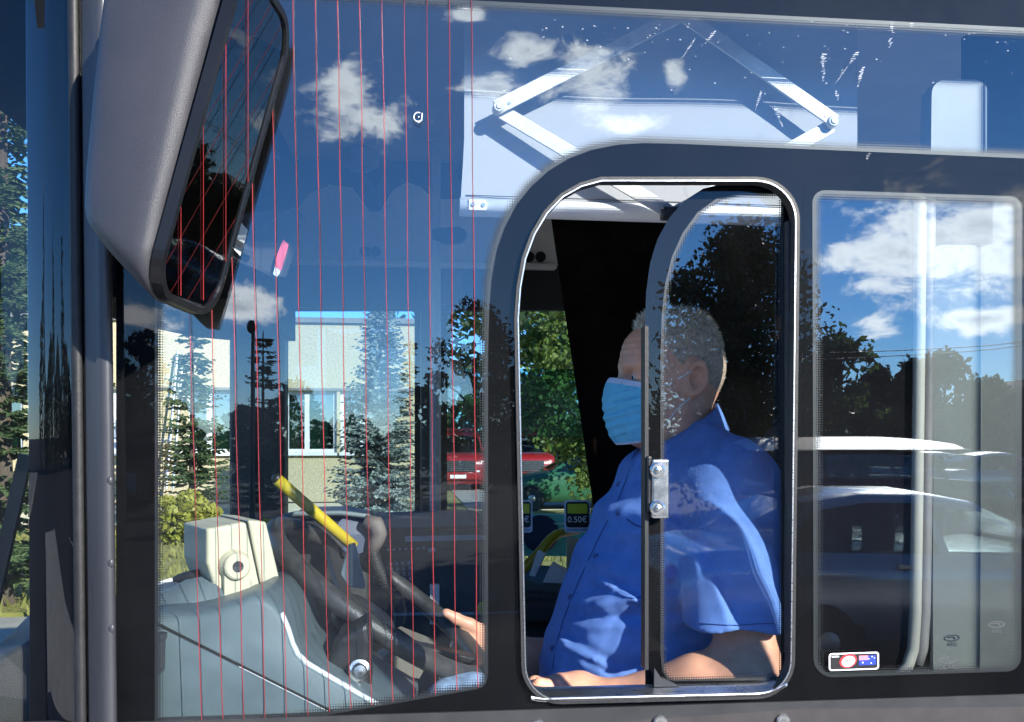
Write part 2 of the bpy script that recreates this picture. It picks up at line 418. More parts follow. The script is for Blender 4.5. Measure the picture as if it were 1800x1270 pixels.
mat('lamp_red', (0.45, 0.02, 0.02), 0.2)
mat('far_white', (0.6, 0.61, 0.62), 0.8)
mat('neon_pink', (0.72, 0.10, 0.16), 0.6)
glass('inner_glass', 0.108, (0.97, 0.985, 0.99), 0.0, wave=1.0)
glass('inner_glass_rear', 0.17, (0.95, 0.97, 0.98), 0.0, wave=1.0)
glass('car_window', 0.10, (0.45, 0.52, 0.52), 0.0)
glass('corner_glass', 0.075, (0.88, 0.93, 0.95), 0.0)
glass('bus_glass', 0.031, (0.88, 0.93, 0.95), 0.0030, wave=1.0)
glass('slider_glass', 0.036, (0.95, 0.97, 0.975), 0.003)
glass('far_glass', 0.06, (0.56, 0.68, 0.70), 0.01)
glass('sky_tint_glass', 0.12, (0.30, 0.62, 0.68), 0.05)
glass('screen_glass', 0.05, (0.92, 0.96, 0.94), 0.002)
glass('house_glass', 0.30, (0.25, 0.36, 0.32), 0.0)
mm = bpy.data.materials.new('mirror'); mm.use_nodes = True
mm.node_tree.nodes['Principled BSDF'].inputs['Metallic'].default_value = 1; mm.node_tree.nodes['Principled BSDF'].inputs['Roughness'].default_value = 0.015
mm.node_tree.nodes['Principled BSDF'].inputs['Base Color'].default_value = (0.20, 0.205, 0.205, 1); MAT['mirror'] = mm
MAT['dots'] = dot_mat('dots')


# ---- outlines on the bus side
def round_poly(pts, n=8):
    """pts: (x, y, r) in photograph pixels of the y = 0 plane -> dense rounded outline"""
    out = []; m = len(pts)
    for i in range(m):
        p = Vector(pts[i][:2]); r = pts[i][2]
        if r <= 0: out.append(p); continue
        a = Vector(pts[i - 1][:2]); b = Vector(pts[(i + 1) % m][:2])
        d1 = (a - p).normalized(); d2 = (b - p).normalized()
        ang = d1.angle(d2); t = min(r / math.tan(ang / 2), (a - p).length * 0.5, (b - p).length * 0.5)
        rr = t * math.tan(ang / 2)
        c = p + (d1 + d2).normalized() * (rr / math.sin(ang / 2))
        s = p + d1 * t; e = p + d2 * t
        v1 = s - c; v2 = e - c; th = v1.angle_signed(v2) if hasattr(v1, 'angle_signed') else 0
        a1 = math.atan2(v1.y, v1.x); a2 = math.atan2(v2.y, v2.x); da = (a2 - a1 + math.pi) % (2 * math.pi) - math.pi
        for k in range(n + 1):
            q = a1 + da * k / n; out.append(c + Vector((math.cos(q), math.sin(q))) * rr)
    return out


def inset(loop, d):
    n = len(loop); out = []
    area = sum(loop[i].x * loop[(i + 1) % n].y - loop[(i + 1) % n].x * loop[i].y for i in range(n))
    s = 1 if area > 0 else -1
    for i in range(n):
        t = (loop[(i + 1) % n] - loop[i - 1])
        if t.length < 1e-6: out.append(loop[i].copy()); continue
        t.normalize(); out.append(loop[i] + Vector((-t.y, t.x)) * d * s)
    return out


def sheet(loops, Y, thick=0.0):
    """flat sheet with holes in the plane y = Y; the loops are pixel outlines of that plane; first is the outer one"""
    bm = bmesh.new(); es = []
    for lp in loops:
        vs = [bm.verts.new(P(q[0], q[1], Y)) for q in lp]
        for i in range(len(vs)): es.append(bm.edges.new((vs[i], vs[(i + 1) % len(vs)])))
    bmesh.ops.triangle_fill(bm, edges=es, use_beauty=True, use_dissolve=False, normal=(0, -1, 0))
    if thick:
        g = bmesh.ops.extrude_face_region(bm, geom=bm.faces[:])
        bmesh.ops.translate(bm, vec=(0, thick, 0), verts=[x for x in g['geom'] if isinstance(x, bmesh.types.BMVert)])
        bmesh.ops.recalc_face_normals(bm, faces=bm.faces)
    me = bpy.data.meshes.new('sheet'); bm.to_mesh(me); bm.free()
    return me


def dots_strip(loop, Y, width=24):
    inn = inset(loop, width); n = len(loop)
    me = bpy.data.meshes.new('dots'); vs = [tuple(P(q.x, q.y, Y)) for q in loop] + [tuple(P(q.x, q.y, Y)) for q in inn]
    me.from_pydata(vs, [], [(i, (i + 1) % n, n + (i + 1) % n, n + i) for i in range(n)])
    uv = me.uv_layers.new(name='UVMap')
    for l in me.loops: uv.data[l.index].uv = (0.0 if l.vertex_index < n else 1.0, 0.0)
    return me


def densify(loop, step=12):
    out = []
    for i in range(len(loop)):
        a = loop[i]; b = loop[(i + 1) % len(loop)]; k = max(1, int((b - a).length / step))
        out += [a.lerp(b, j / k) for j in range(k)]
    return out


def text_mesh(body, size, mt, name, mat4, parent, extrude=0.0002, align='CENTER', label=None):
    cu = bpy.data.curves.new(name, 'FONT'); cu.body = body; cu.size = size; cu.extrude = extrude; cu.align_x = align; cu.align_y = 'CENTER'
    t = bpy.data.objects.new('tmp_text', cu); COL.objects.link(t)
    dg = bpy.context.evaluated_depsgraph_get(); me = bpy.data.meshes.new_from_object(t.evaluated_get(dg))
    bpy.data.objects.remove(t); bpy.data.curves.remove(cu)
    me.transform(mat4); me.materials.clear()
    return link(name, me, mt, parent)

_nt = MAT['drip_white'].node_tree; _b = _nt.nodes['Principled BSDF']
_t = _nt.nodes.new('ShaderNodeBsdfTransparent'); _m = _nt.nodes.new('ShaderNodeMixShader'); _m.inputs[0].default_value = 0.45
_nt.links.new(_t.outputs[0], _m.inputs[1]); _nt.links.new(_b.outputs[0], _m.inputs[2]); _nt.links.new(_m.outputs[0], _nt.nodes['Material Output'].inputs['Surface'])

# ------------------------------------------------------------------ ground and setting
struct('ground', MB().quad((-400, -400, 0), (400, -400, 0), (400, 400, 0), (-400, 400, 0)), M['asphalt'])
g = MB().box((-6, 26.5, 0.06), (80, 36, 0.12)); struct('lawn', g, M['grass'])
struct('pavement', MB().box((-6, 6.4, 0.065), (80, 3.6, 0.13)), M['paving'])
struct('kerb', MB().box((-6, 4.42, 0.075), (80, 0.3, 0.15)), M['kerb'])
struct('forecourt', MB().box((14.5, 25.5, 0.075), (26, 9, 0.13)), M['paving'])
gl = MB()
rnd = random.Random(3)
for i in range(9000):
    x = rnd.uniform(-9, 8); y = rnd.uniform(8.3, 16.6) ; h = rnd.uniform(0.06, 0.16); a = rnd.uniform(0, 6.28); w = 0.02
    if x > 1.0 and y > 20.5: continue
    dx, dy = math.cos(a) * w, math.sin(a) * w; lx, ly = rnd.uniform(-.06, .06), rnd.uniform(-.06, .06)
    gl.add([(x - dx, y - dy, .12), (x + dx, y + dy, .12), (x + lx, y + ly, .12 + h)], [(0, 1, 2)])
struct('grass_tufts', gl, M['grass_blade'], 'stuff')
struct('bounce_slab', MB().box((3, -2.2, 0.075), (40, 3.9, 0.15)), M['bounce_concrete'])  # unseen pale slab added to bounce sunlight into the cab
rl = MB()
for k in range(8): rl.box((-14 + k * 5.0, -8.6, 0.004), (2.2, 0.13, 0.006))
o = struct('road_marking', rl, M['line_white'])

# ------------------------------------------------------------------ the bus
BUS_LOC = Vector((0.6, 1.2, 0.0))
bus = thing('city_bus', 'dark glazed city bus seen from its driver side, cab window half open', 'bus', BUS_LOC)
BD = (-0.78, 6.0, 2.45)      # front x, rear x, far side y

# --- near side: printed glass
front_clear = [Vector(q) for q in [(272, -29), (820, 0.5), (1850, 51.5), (1850, 281), (1500, 266), (1185, 253), (1130, 252), (1085, 255), (1040, 264), (1000, 279), (965, 300), (934, 328), (908, 360), (887, 400), (873, 440), (864, 490), (860, 545), (858, 620), (858, 900), (858, 1185), (855, 1200), (848, 1208), (838, 1212), (671, 1241), (272, 1309)]]  # right end closed just out of view to keep sun off the curtain
opening = round_poly([(1400, 318, 70), (1390, 1221, 62), (925, 1233, 62), (911, 318, 0)][:3] + [(911, 560, 0), (915, 505, 0), (924, 455, 0), (940, 412, 0), (962, 375, 0), (990, 346, 0), (1022, 328, 0), (1058, 318, 0)], 9)
rear_clear = round_poly([(1428, 334, 22), (1797, 346, 22), (1795, 1180, 26), (1430, 1192, 34)], 8)
front_out = [Vector(q) for q in [(204, -150), (2300, -150), (2300, 311), (1412, 303), (1412, 1246), (204, 1330)]]
rear_out = [Vector(q) for q in [(1412.3, 303.3), (2300, 311.3), (2300, 1238), (1412.3, 1246)]]

pane = link('window_pane', sheet([front_out, opening], 0.0), M['bus_glass'], bus); pane['label'] = 'large front side pane with a heated clear area and printed black border'
link('black_border', sheet([front_out, densify(front_clear, 30), opening], 0.006), M['frit_black'], pane)
link('inner_face', sheet([densify(front_clear, 30)], 0.0085), M['inner_glass'], pane)
o = link('dotted_edge', dots_strip(densify(front_clear), 0.005, 20), M['dots'], pane); o['kind'] = 'stuff'
rpane = link('window_pane', sheet([rear_out], 0.0), M['bus_glass'], bus); rpane['label'] = 'rear side pane behind the sliding window, streaked and dusty'
link('black_border', sheet([rear_out, rear_clear], 0.006), M['frit_black'], rpane)
link('inner_face', sheet([rear_clear], 0.0085), M['inner_glass_rear'], rpane)
o = link('dotted_edge', dots_strip(densify(rear_clear), 0.005, 20), M['dots'], rpane); o['kind'] = 'stuff'
# heating wires in the front pane
for k in range(14):
    ut = 828.5 - k * 39.3
    lean = 1.27 * (9 + 0.0386 * (828 - ut))
    mw = MB(); pts = []
    for j in range(13):
        v = -28 + j * (1290 + 28) / 12.0
        u = ut + lean * (v / 1270.0) + 0.8 * math.sin(j * 1.7 + k)
        # stop at the printed border
        lim = 1309 - (u - 272) * 0.1704 - 4
        if v > lim: pts.append(P(u, lim, 0.003)); break
        pts.append(P(u, v, 0.003))
    part('heating_wire', mw.tube(pts, 0.00056, 5), M['wire_red'], pane)

# opening trim: bright aluminium lip and black seal
def ring(loop, d0, d1, Y0, Y1):
    a = [P(q.x, q.y, Y0) for q in inset(loop, d0)]; b = [P(q.x, q.y, Y0) for q in inset(loop, d1)]
    c = [p + Vector((0, Y1 - Y0, 0)) for p in b]; d = [p + Vector((0, Y1 - Y0, 0)) for p in a]
    return MB().loft([a, b, c, d, a], caps=False)


op_d = densify(opening, 14)
fr = part('opening_frame', ring(op_d, -7, 1.5, -0.004, 0.016), M['black_rubber'], bus, smooth=False)
part('bright_lip', ring(op_d, -1.2, 0.8, -0.005, 0.012), M['aluminium'], fr)
sill = MB(); rows = []
for (dv, y) in ((1.5, -0.003), (-4, -0.005), (-8, 0.000), (-9, 0.004), (-17, 0.010), (-23, 0.026), (-25, 0.055)):
    rows.append([P(u, 1233.5 - (u - 925) * 0.0245 + dv - (10 * max(0, (u - 1330) / 60.0) ** 2 * 2.2) - 10 * max(0, (960 - u) / 40.0) ** 2, y) for u in np.linspace(934, 1384, 40)])
sill.loft(rows, close=False)
part('sill_rail', sill, M['aluminium'], fr, smooth=True)
part('seal_line', MB().tube([P(u, 1232 - (u - 925) * 0.0245 - (10 * max(0, (u - 1330) / 60.0) ** 2 * 2.2) - 10 * max(0, (960 - u) / 40.0) ** 2, -0.004) for u in np.linspace(940, 1380, 34)], 0.0016, 6), M['black_rubber'], fr)

# sliding pane in the opening, a little behind the outer glass
sl_out = [Vector(q) for q in [(1392, 322), (1392, 1202), (1134, 1206), (1134, 560), (1136, 512), (1143, 462), (1156, 420), (1176, 384), (1203, 353), (1236, 332), (1275, 322)]]
sl_clear = [Vector(q) for q in [(1377, 339), (1377, 1190), (1372, 1196), (1185, 1198), (1172, 1194), (1164, 1180), (1161, 1150), (1161, 620), (1163, 555), (1169, 500), (1181, 452), (1200, 410), (1226, 374), (1262, 348), (1300, 340)]]
YS = 0.022
slide = link('sliding_window', sheet([densify(sl_out, 30)], YS), M['slider_glass'], bus)
link('black_border', sheet([densify(sl_out, 20), densify(sl_clear, 20)], YS + 0.005), M['frit_black'], slide)
link('inner_face', sheet([densify(sl_clear, 20)], YS + 0.0075), M['inner_glass'], slide)
o = link('dotted_edge', dots_strip(densify(sl_clear), YS + 0.004, 12), M['dots'], slide); o['kind'] = 'stuff'
a = [P(u, v, YS - 0.004) for u, v in ((1132, 1206), (1132, 560))]
part('frame_bar', MB().box((P(1134, 900, YS).x, YS + 0.002, (P(0, 560, YS).z + P(0, 1206, YS).z) / 2), (0.005, 0.022, abs(P(0, 560, YS).z - P(0, 1206, YS).z))), M['black_rubber'], slide)
part('corner_block', MB().prism([P(1148, 1206, YS - 0.002), P(1192, 1205, YS - 0.002), P(1180, 1199, YS - 0.002), P(1160, 1190, YS - 0.002), P(1148, 1172, YS - 0.002)], (0, -0.006, 0)), M['gutter_grey'], slide)
lat = part('latch_plate', MB().box((P(1158, 859, YS - 0.01).x, YS - 0.012, P(1158, 859, YS - 0.01).z), (0.024, 0.016, 0.080)), M['steel'], slide, bevel=0.003)
for v in (826, 893):
    c = P(1155, v, YS - 0.021)
    part('screw', MB().lathe(c, (0, -1, 0), [(0, 0.0105), (0.003, 0.0105), (0.0045, 0.008), (0.0045, 0.005), (0.009, 0.004), (0.010, 0.0)], 16), M['steel'], slide)
part('latch_grip', MB().box((P(1137, 850, YS).x, YS - 0.006, P(1137, 850, YS).z), (0.006, 0.02, 0.075)), M['black_plastic'], slide, bevel=0.002)
# right hand guide channel
part('guide_channel', MB().box((P(1387, 770, 0.02).x, 0.020, P(0, 770, .02).z), (0.012, 0.014, 0.60)), M['black_rubber'], bus, bevel=0.003)

# lower body panel and its bolts
lowz = P(900, 1250, 0).z
part('lower_panel', MB().box((2.2, 0.012, (lowz + 0.35) / 2), (5.6, 0.02, lowz - 0.35)), M['sill_panel'], bus)
part('seam_backing', MB().box((P(1413, 770, .01).x, 0.0105, P(0, 770, 0.01).z), (0.02, 0.004, 0.75)), M['frit_black'], bus)
part('seam_backing', MB().box((P(1850, 300, .01).x, 0.0105, P(1850, 308, 0.01).z), (0.72, 0.004, 0.03)), M['frit_black'], bus)
for (u, v) in ((1160, 1270), (1376, 1267), (945, 1277)):
    c = P(u, v, 0.0)
    b = part('bolt', MB().lathe(c + Vector((0, 0.003, 0)), (0, -1, 0), [(0, 0.0098), (0.006, 0.0094), (0.007, 0.0075), (0.004, 0.006), (0.004, 0.0045), (0.007, 0.0035), (0.007, 0)], 20), M['steel'], bus, smooth=False)

# --- front corner: windscreen edge glass, gutter strip
cg = MB(); colr = []
for (u, Y) in ((47, 0.055), (75, 0.030), (105, 0.012), (148, 0.004)):
    colr.append([P(u + (v / 1270.0) * (14 if u > 100 else 6), v, Y) for v in (-160, 400, 900, 1500)])
cg.loft(colr, close=False); pl = part('corner_pillar', cg, M['frit_black'], bus, smooth=True)
cgl = MB().loft([[p + Vector((-0.0, -0.004, 0)) for p in c] for c in colr], close=False)
part('corner_glass', cgl, M['corner_glass'], pl, smooth=True)
gs = MB()
def gx(v): return 142 + 14 * v / 1270.0
gs.loft([[P(gx(v) + du, v, y) for v in np.linspace(-160, 2300, 12)] for du, y in ((-2, 0.01), (2, -0.012), (20, -0.018), (26, -0.030), (40, -0.033), (47, -0.028), (50, 0.004))], close=False)
part('gutter_strip', gs, M['gutter_grey'], bus, smooth=True)
part('seal_strip', MB().loft([[P(gx(v) + du, v, y) for v in np.linspace(-160, 2300, 12)] for du, y in ((-24, 0.004), (-22, -0.008), (-6, -0.008), (-3, 0.004))], close=False), M['black_rubber'], bus, smooth=True)
for v in (845, 990, 1105):
    part('rivet', MB().sphere(P(gx(v) + 42, v, -0.031), (0.004, 0.003, 0.006), 10, 6), M['gutter_grey'], bus, smooth=True)

# windscreen (seen from inside through the side glass) and its surround
wsp = [(P(47, 700, 0.055).x, 0.055), (-0.66, 0.095), (-0.79, 0.20), (-0.87, 0.45), (-0.92, 1.0), (-0.92, 1.45), (-0.86, 1.95), (-0.74, 2.30), (-0.60, 2.44)]
def zrow(z): return [Vector((x, y, z)) for x, y in wsp]
part('windscreen', MB().loft([zrow(1.22), zrow(2.56)], close=False), M['screen_glass'], bus, smooth=True)
part('front_panel', MB().loft([zrow(0.35), zrow(1.22)], close=False), M['interior_dark'], bus, smooth=True)
part('front_header', MB().prism([Vector((x + 0.012, y, 2.16)) for x, y in [(-0.92, 1.3)] + wsp[5:]] + [Vector((-0.40, 2.40, 2.16)), Vector((-0.43, 1.3, 2.16))], (0, 0, 0.66)), M['frit_black'], bus)
part('roof_front', MB().prism([Vector((x - 0.01, y, 2.56)) for x, y in wsp] + [Vector((-0.40, 2.40, 2.56)), Vector((-0.46, 0.06, 2.56))], (0, 0, 0.32)), M['frit_black'], bus)
# wiper standing across the windscreen corner
part('wiper', MB().bar(P(-48, 1215, 0.35), P(46, 800, 0.35), 0.02, 0.012), M['black_plastic'], bus)
part('front_shelf', MB().prism([P(-60, 1190, 0.09), P(-60, 1400, 0.09), P(300, 1400, 0.09), P(300, 1200, 0.09), P(110, 1130, 0.09), P(45, 1130, 0.09)], (-0.10, 0.5, 0)), M['dash_dark'], bus, bevel=0.01)

# --- shell
part('roof', MB().box((2.55, 1.22, 2.88), (6.9, 2.50, 0.10)), M['ceiling'], bus)
part('near_cantrail', MB().box((2.55, 0.05, 2.66), (6.9, 0.06, 0.34)), M['ceiling'], bus)
part('floor', MB().box((2.55, 1.22, 0.80), (6.6, 2.36, 0.06)), M['floor_vinyl'], bus)
part('rear_wall', MB().box((5.9, 1.22, 1.8), (0.05, 2.4, 2.1)), M['interior_dark'], bus)
fw1 = round_poly([(498, 545, 6), (729, 545, 6), (729, 916, 10), (498, 916, 10)], 5)
fw2 = round_poly([(786, 545, 6), (1330, 545, 6), (1330, 1010, 10), (786, 1010, 10)], 5)
fw3 = round_poly([(1400, 545, 10), (1800, 545, 10), (1800, 905, 10), (1400, 905, 10)], 5)
fw4 = round_poly([(1850, 545, 10), (2500, 545, 10), (2500, 905, 10), (1850, 905, 10)], 5)
far = link('far_wall', sheet([[Vector(q) for q in ((414, 250), (3200, 250), (3200, 1560), (414, 1560))], fw1, fw2, fw3, fw4], 2.45, 0.05), M['interior_dark'], bus)
for k, fw in enumerate((fw1, fw2, fw3, fw4)):
    w = link('far_window', sheet([fw], 2.475), M['far_glass'], bus)
tp = link('sky_tint_pane', sheet([[Vector(q) for q in ((788, 648), (1328, 652), (1328, 772), (788, 768))]], 2.44), M['sky_tint_glass'], bus)  # teal pane put in as the sky mirrored in the far window
part('far_post', MB().box((P(456, 740, 2.38).x, 2.38, 1.75), (0.20, 0.12, 1.9)), M['black_plastic'], bus, bevel=0.02)
part('far_post', MB().box((P(757, 740, 2.38).x + 0.0, 2.38, 1.75), (0.075, 0.12, 1.9)), M['black_plastic'], bus, bevel=0.01)
for u in (440, 447): part('door_seal', MB().tube([P(u, 560, 2.30), P(u, 900, 2.30)], 0.004, 6), M['gutter_grey'], bus)

# door header with vent holes, and the dark cowl behind it
hd = round_poly([(512, 462, 0), (506, 430, 0), (520, 370, 0), (545, 340, 0), (580, 325, 0), (620, 330, 0), (650, 372, 0), (668, 372, 0), (690, 335, 0), (715, 320, 0), (742, 330, 0), (760, 350, 0), (985, 350, 0), (985, 462, 0)])
hp = link('door_header', sheet([hd], 2.30, 0.08), M['panel_grey'], bus)
for u, v in ((642, 443), (660, 443), (930, 452), (950, 452)):
    part('vent_hole', MB().lathe(P(u, v, 2.30), (0, -1, 0), [(0, 0.020), (0.004, 0.020), (0.004, 0)], 16), M['seam_black'], hp)
link('header_cowl', sheet([[Vector(q) for q in ((390, 520), (410, 400), (470, 300), (510, 258), (550, 240), (590, 246), (625, 290), (660, 330), (690, 285), (715, 250), (750, 240), (785, 262), (812, 330), (815, 400), (812, 540), (390, 540))]], 2.36, 0.04), M['cowl_grey'], bus)
part('lower_lip', MB().box((P(745, 465, 2.3).x, 2.29, P(745, 466, 2.3).z), (0.98, 0.05, 0.02)), M['panel_grey'], bus, bevel=0.006)
# two pale blobs put in for the lit bits of ceiling
for u in (455, 632):
    part('lit_ceiling_patch', MB().sphere(P(u, 280, 2.0), (0.07, 0.12, 0.035), 16, 8), M['column_white'], bus, smooth=True)

# stanchion by the door
st = part('grab_pole', MB().tube([P(765, 250, 1.75), P(765, 918, 1.75)], 0.017, 16), M['pole_grey'], bus, smooth=True)
part('pole_bracket', MB().prism([P(*q, 1.73) for q in ((760, 402), (808, 398), (818, 404), (822, 412), (818, 422), (806, 427), (786, 427), (760, 422))], (0, 0.04, 0)), M['black_plastic'], st, bevel=0.005)
part('grab_pole', MB().tube([P(487 + 135 * t, 843 + 118 * t, 0.50 + 0.06 * t) for t in (0.0, 0.3, 0.6, 1.0)], 0.0108, 14), M['rail_yellow'], bus, smooth=True)
part('rail_end_cap', MB().sphere(P(487, 842, 0.5), 0.0098, 12, 8), M['black_plastic'], bus, smooth=True)
part('door_post_foot', MB().box(P(472, 945, 1.6), (0.03, 0.03, 0.11)), M['rail_yellow'], bus)
part('grab_pole', MB().tube([P(880, 1042, 1.2), P(915, 1006, 1.2), P(948, 971, 1.2), P(968, 948, 1.2), P(978, 940, 1.22), P(992, 936, 1.25), P(1015, 932, 1.3)], 0.0125, 14), M['rail_yellow'], bus, smooth=True)

# cab partition seen in the rear pane: worn pole with a swept foot, pale column, dark lower board
pts = [P(u, v, 0.0205) for u, v in ((1618, 300), (1618, 345), (1616, 600), (1612, 900), (1609, 1080), (1605, 1140), (1596, 1170), (1580, 1190), (1560, 1215))]
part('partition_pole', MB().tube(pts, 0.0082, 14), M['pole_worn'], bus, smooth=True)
part('partition_pole', MB().tube([q + Vector((0.0155, 0.004, 0)) for q in pts[:-2]], 0.0085, 14), M['pole_dark'], bus, smooth=True)  # darker second tube of the two-tone pole
part('partition_edge', MB().tube([P(1640, 300, 0.027), P(1636, 1200, 0.027)], 0.0022, 6), M['black_rubber'], bus)
col = round_poly([(1638, 139, 26), (1738, 141, 26), (1736, 312, 4), (1636, 310, 4)], 6)
link('pale_panel', sheet([col], 0.085, 0.03), M['column_white'], bus, bevel=0.006)  # rounded pale panel in the upper strip
col = round_poly([(1640, 430, 18), (1728, 432, 18), (1722, 1230, 4), (1640, 1230, 4)], 6)
link('sun_stop', sheet([[Vector(q) for q in ((1641, 296), (1745, 300), (1745, 428), (1641, 427))]], 0.056, 0.03), M['board_black'], bus)  # added dark panel that keeps the sun off head and neck
link('dark_backdrop', sheet([[Vector(q) for q in ((1700, 60), (1900, 60), (1900, 1300), (1700, 1300))]], 0.45, 0.02), M['backdrop_dim'], bus)  # added dark sheet standing in for the dim interior behind
link('side_column', sheet([col], 0.054, 0.05), M['column_grey'], bus, bevel=0.006)
part('rear_partition', MB().box((P(1520, 800, 0.6).x, 0.95, 1.45), (0.02, 0.9, 1.3)), M['interior_dark'], bus)
link('cab_board', sheet([[Vector(q) for q in ((1404, 296), (1641, 300), (1636, 1250), (1443, 1250), (1443, 690), (1404, 640))]], 0.030, 0.012), M['board_black'], bus)  # upper and right edges stretched to block sun on head and neck

# driver seat, mostly hidden
seat = part('driver_seat', MB().box((P(1430, 1000, .44).x, 0.44, 1.52), (0.13, 0.44, 0.62), Matrix.Rotation(R(8), 3, 'Y')), M['seat_cloth'], bus, bevel=0.04)
part('seat_cushion', MB().box((P(1230, 1300, .44).x, 0.44, 1.22), (0.48, 0.46, 0.12)), M['seat_cloth'], seat, bevel=0.04)

# --- dashboard
prof = [(236, 1090), (262, 1086), (300, 1083), (340, 1078), (380, 1068), (415, 1056), (440, 1045), (458, 1046), (474, 1055), (490, 1072), (502, 1098), (511, 1126), (520, 1148), (536, 1166), (600, 1203), (680, 1248), (720, 1272), (720, 1420), (236, 1420)]
rings = []
for (Y, d) in ((0.062, 26), (0.064, 14), (0.072, 5), (0.09, 0)):
    cx, cy = 470, 1300
    rings.append([P(cx + (u - cx) * (1 - d / 330.0), cy + (v - cy) * (1 - d / 330.0), 0.06) + Vector((0, Y - 0.06, 0)) for u, v in prof])
rings.append([p + Vector((0.015, 0.20, 0.0)) for p in rings[-1]])
rings.append([p + Vector((0.0, 0.02, -0.03)) for p in rings[-1]])
console = part('dash_console', MB().loft(rings), M['dash_blue'], bus, smooth=False)
console.data.shade_auto_smooth(angle=R(50)) if hasattr(console.data, 'shade_auto_smooth') else console.data.shade_smooth()
part('panel_seam', MB().bar(P(268, 1092, 0.0615), P(606, 1262, 0.0615), 0.0030, 0.003), M['seam_black'], console)
part('seam_highlight', MB().bar(P(420, 1171.5, 0.0615), P(606, 1265, 0.0615), 0.0012, 0.003), M['edge_highlight'], console)
part('lit_edge', MB().tube([P(u, v, 0.07) for u, v in ((494, 1078), (506, 1106), (514, 1132), (523, 1150), (540, 1167), (602, 1204), (682, 1250))], 0.0042, 8), M['edge_highlight'], console, smooth=True)  # pale tube painted in as the sunlit edge of the console
hump = MB().loft([[P(u, v, 0.16) + Vector((0, Y, dz)) for u, v in ((200, 1110), (215, 1068), (270, 1052), (305, 1034), (340, 1024), (372, 1034), (400, 1060), (412, 1110))] for Y, dz in ((0, -0.03), (0.03, 0), (0.22, 0.0), (0.3, -0.05))])
part('dash_hump', hump, M['dash_blue'], bus, smooth=True)
part('vent_tube', MB().lathe(P(276, 1180, 0.05), (0, 0, 1), [(0, .009), (.004, .010), (.04, .011), (.045, .013), (.05, .013)], 16), M['gutter_grey'], bus)
# dark main dash beyond the wheel
dd = [(636, 930), (862, 924), (880, 940), (888, 1036), (1060, 1044), (1060, 1500), (600, 1500), (600, 1000)]
dm = link('dashboard', sheet([[Vector(q) for q in dd]], 0.98, 0.5), M['dash_dark'], bus, bevel=0.02)
part('dash_crack', MB().tube([P(u, v, 0.979) for u, v in ((745, 966), (790, 964), (830, 972), (880, 977))], 0.0012, 5), M['seam_black'], dm)
part('dash_strip', MB().bar(P(712, 948, 0.975), P(882, 944, 0.975), 0.012, 0.006), M['button_grey'], dm)
part('dash_ledge', MB().box(P(975, 1070, 1.0), (0.26, 0.12, 0.05)), M['dash_dark'], dm, bevel=0.01)
kp = part('ticket_keypad', MB().prism([P(*q, 0.965) for q in ((674, 962), (722, 958), (760, 966), (722, 1026), (684, 1030))], (0, 0.02, 0)), M['dash_dark'], bus)
def kq(a, b): return P(678 + a * 44 + b * 6, 966 + b * 58 - a * 3, 0.962)
part('lcd_window', MB().quad(kq(.08, .1), kq(.95, .1), kq(.95, .3), kq(.08, .3)), M['lcd'], kp)
for i in range(4):
    for j in range(4):
        c = kq(0.14 + i * 0.24, 0.45 + j * 0.16)
        part('key', MB().lathe(c, (0, -1, 0), [(0, 0.0048), (0.003, 0.0046), (0.003, 0)], 8), M['button_grey'], kp)
for i in range(7):
    part('key', MB().lathe(P(682 + i * 10.5, 967 - i * 0.6, 0.962), (0, -1, 0), [(0, 0.0035), (0.002, 0.003), (0.002, 0)], 8), M['button_grey'], kp)
part('knob', MB().cyl(P(752, 968, 0.95), P(766, 967, 0.95), 0.006, 0.006, 12), M['button_grey'], kp)

# steering wheel, nearly edge on
wc = P(668, 1052, 0.43); n_w = Vector((0.575, -0.05, 0.818)).normalized(); e1 = Vector((0.818, 0, -0.575)).normalized(); e2 = n_w.cross(e1).normalized(); e1 = e2.cross(n_w)
rimp = [wc + (e1 * math.cos(t) + e2 * math.sin(t)) * 0.217 for t in np.linspace(0, 2 * math.pi, 65)[:-1]]
hubc = wc - n_w * 0.055
hub = MB().lathe(hubc, n_w, [(-0.03, 0.045), (0.0, 0.062), (0.02, 0.06), (0.032, 0.045), (0.035, 0.0)], 24)
wheel = part('steering_wheel', hub, M['black_plastic'], bus, smooth=True)
mb = MB(); n = 14; rings = []
for i, t in enumerate(np.linspace(0, 2 * math.pi, 65)[:-1]):
    rad = e1 * math.cos(t) + e2 * math.sin(t)
    rings.append([wc + rad * 0.217 + (rad * math.cos(q) + n_w * math.sin(q)) * 0.0165 for q in np.linspace(0, 2 * math.pi, n + 1)[:-1]])
rings.append(rings[0]); mb.loft(rings, caps=False); part('rim', mb, M['rim_worn'], wheel, smooth=True)
for t in (R(8), R(128), R(248)):
    rad = e1 * math.cos(t) + e2 * math.sin(t)
    part('spoke', MB().bar(hubc + rad * 0.05, wc + rad * 0.208, 0.012, 0.03, up=n_w), M['black_plastic'], wheel, bevel=0.003)
part('steering_column', MB().tube([hubc - n_w * 0.02, hubc - n_w * 0.12, hubc - n_w * 0.2 + Vector((-0.02, 0, -0.15)), hubc + Vector((-0.20, 0.02, -0.75))], [0.05, 0.065, 0.075, 0.08], 18), M['black_plastic'], bus, smooth=True)
part('column_cowl', MB().sphere(hubc + Vector((-0.05, 0.0, -0.10)), (0.10, 0.09, 0.075), 20, 12), M['black_plastic'], bus, smooth=True)
part('stalk', MB().tube([hubc + Vector((-.02, -.08, -.03)), hubc + Vector((-.03, -.15, -.01)), hubc + Vector((-.05, -.19, 0.01))], [0.006, 0.007, 0.010], 10), M['black_plastic'], bus, smooth=True)
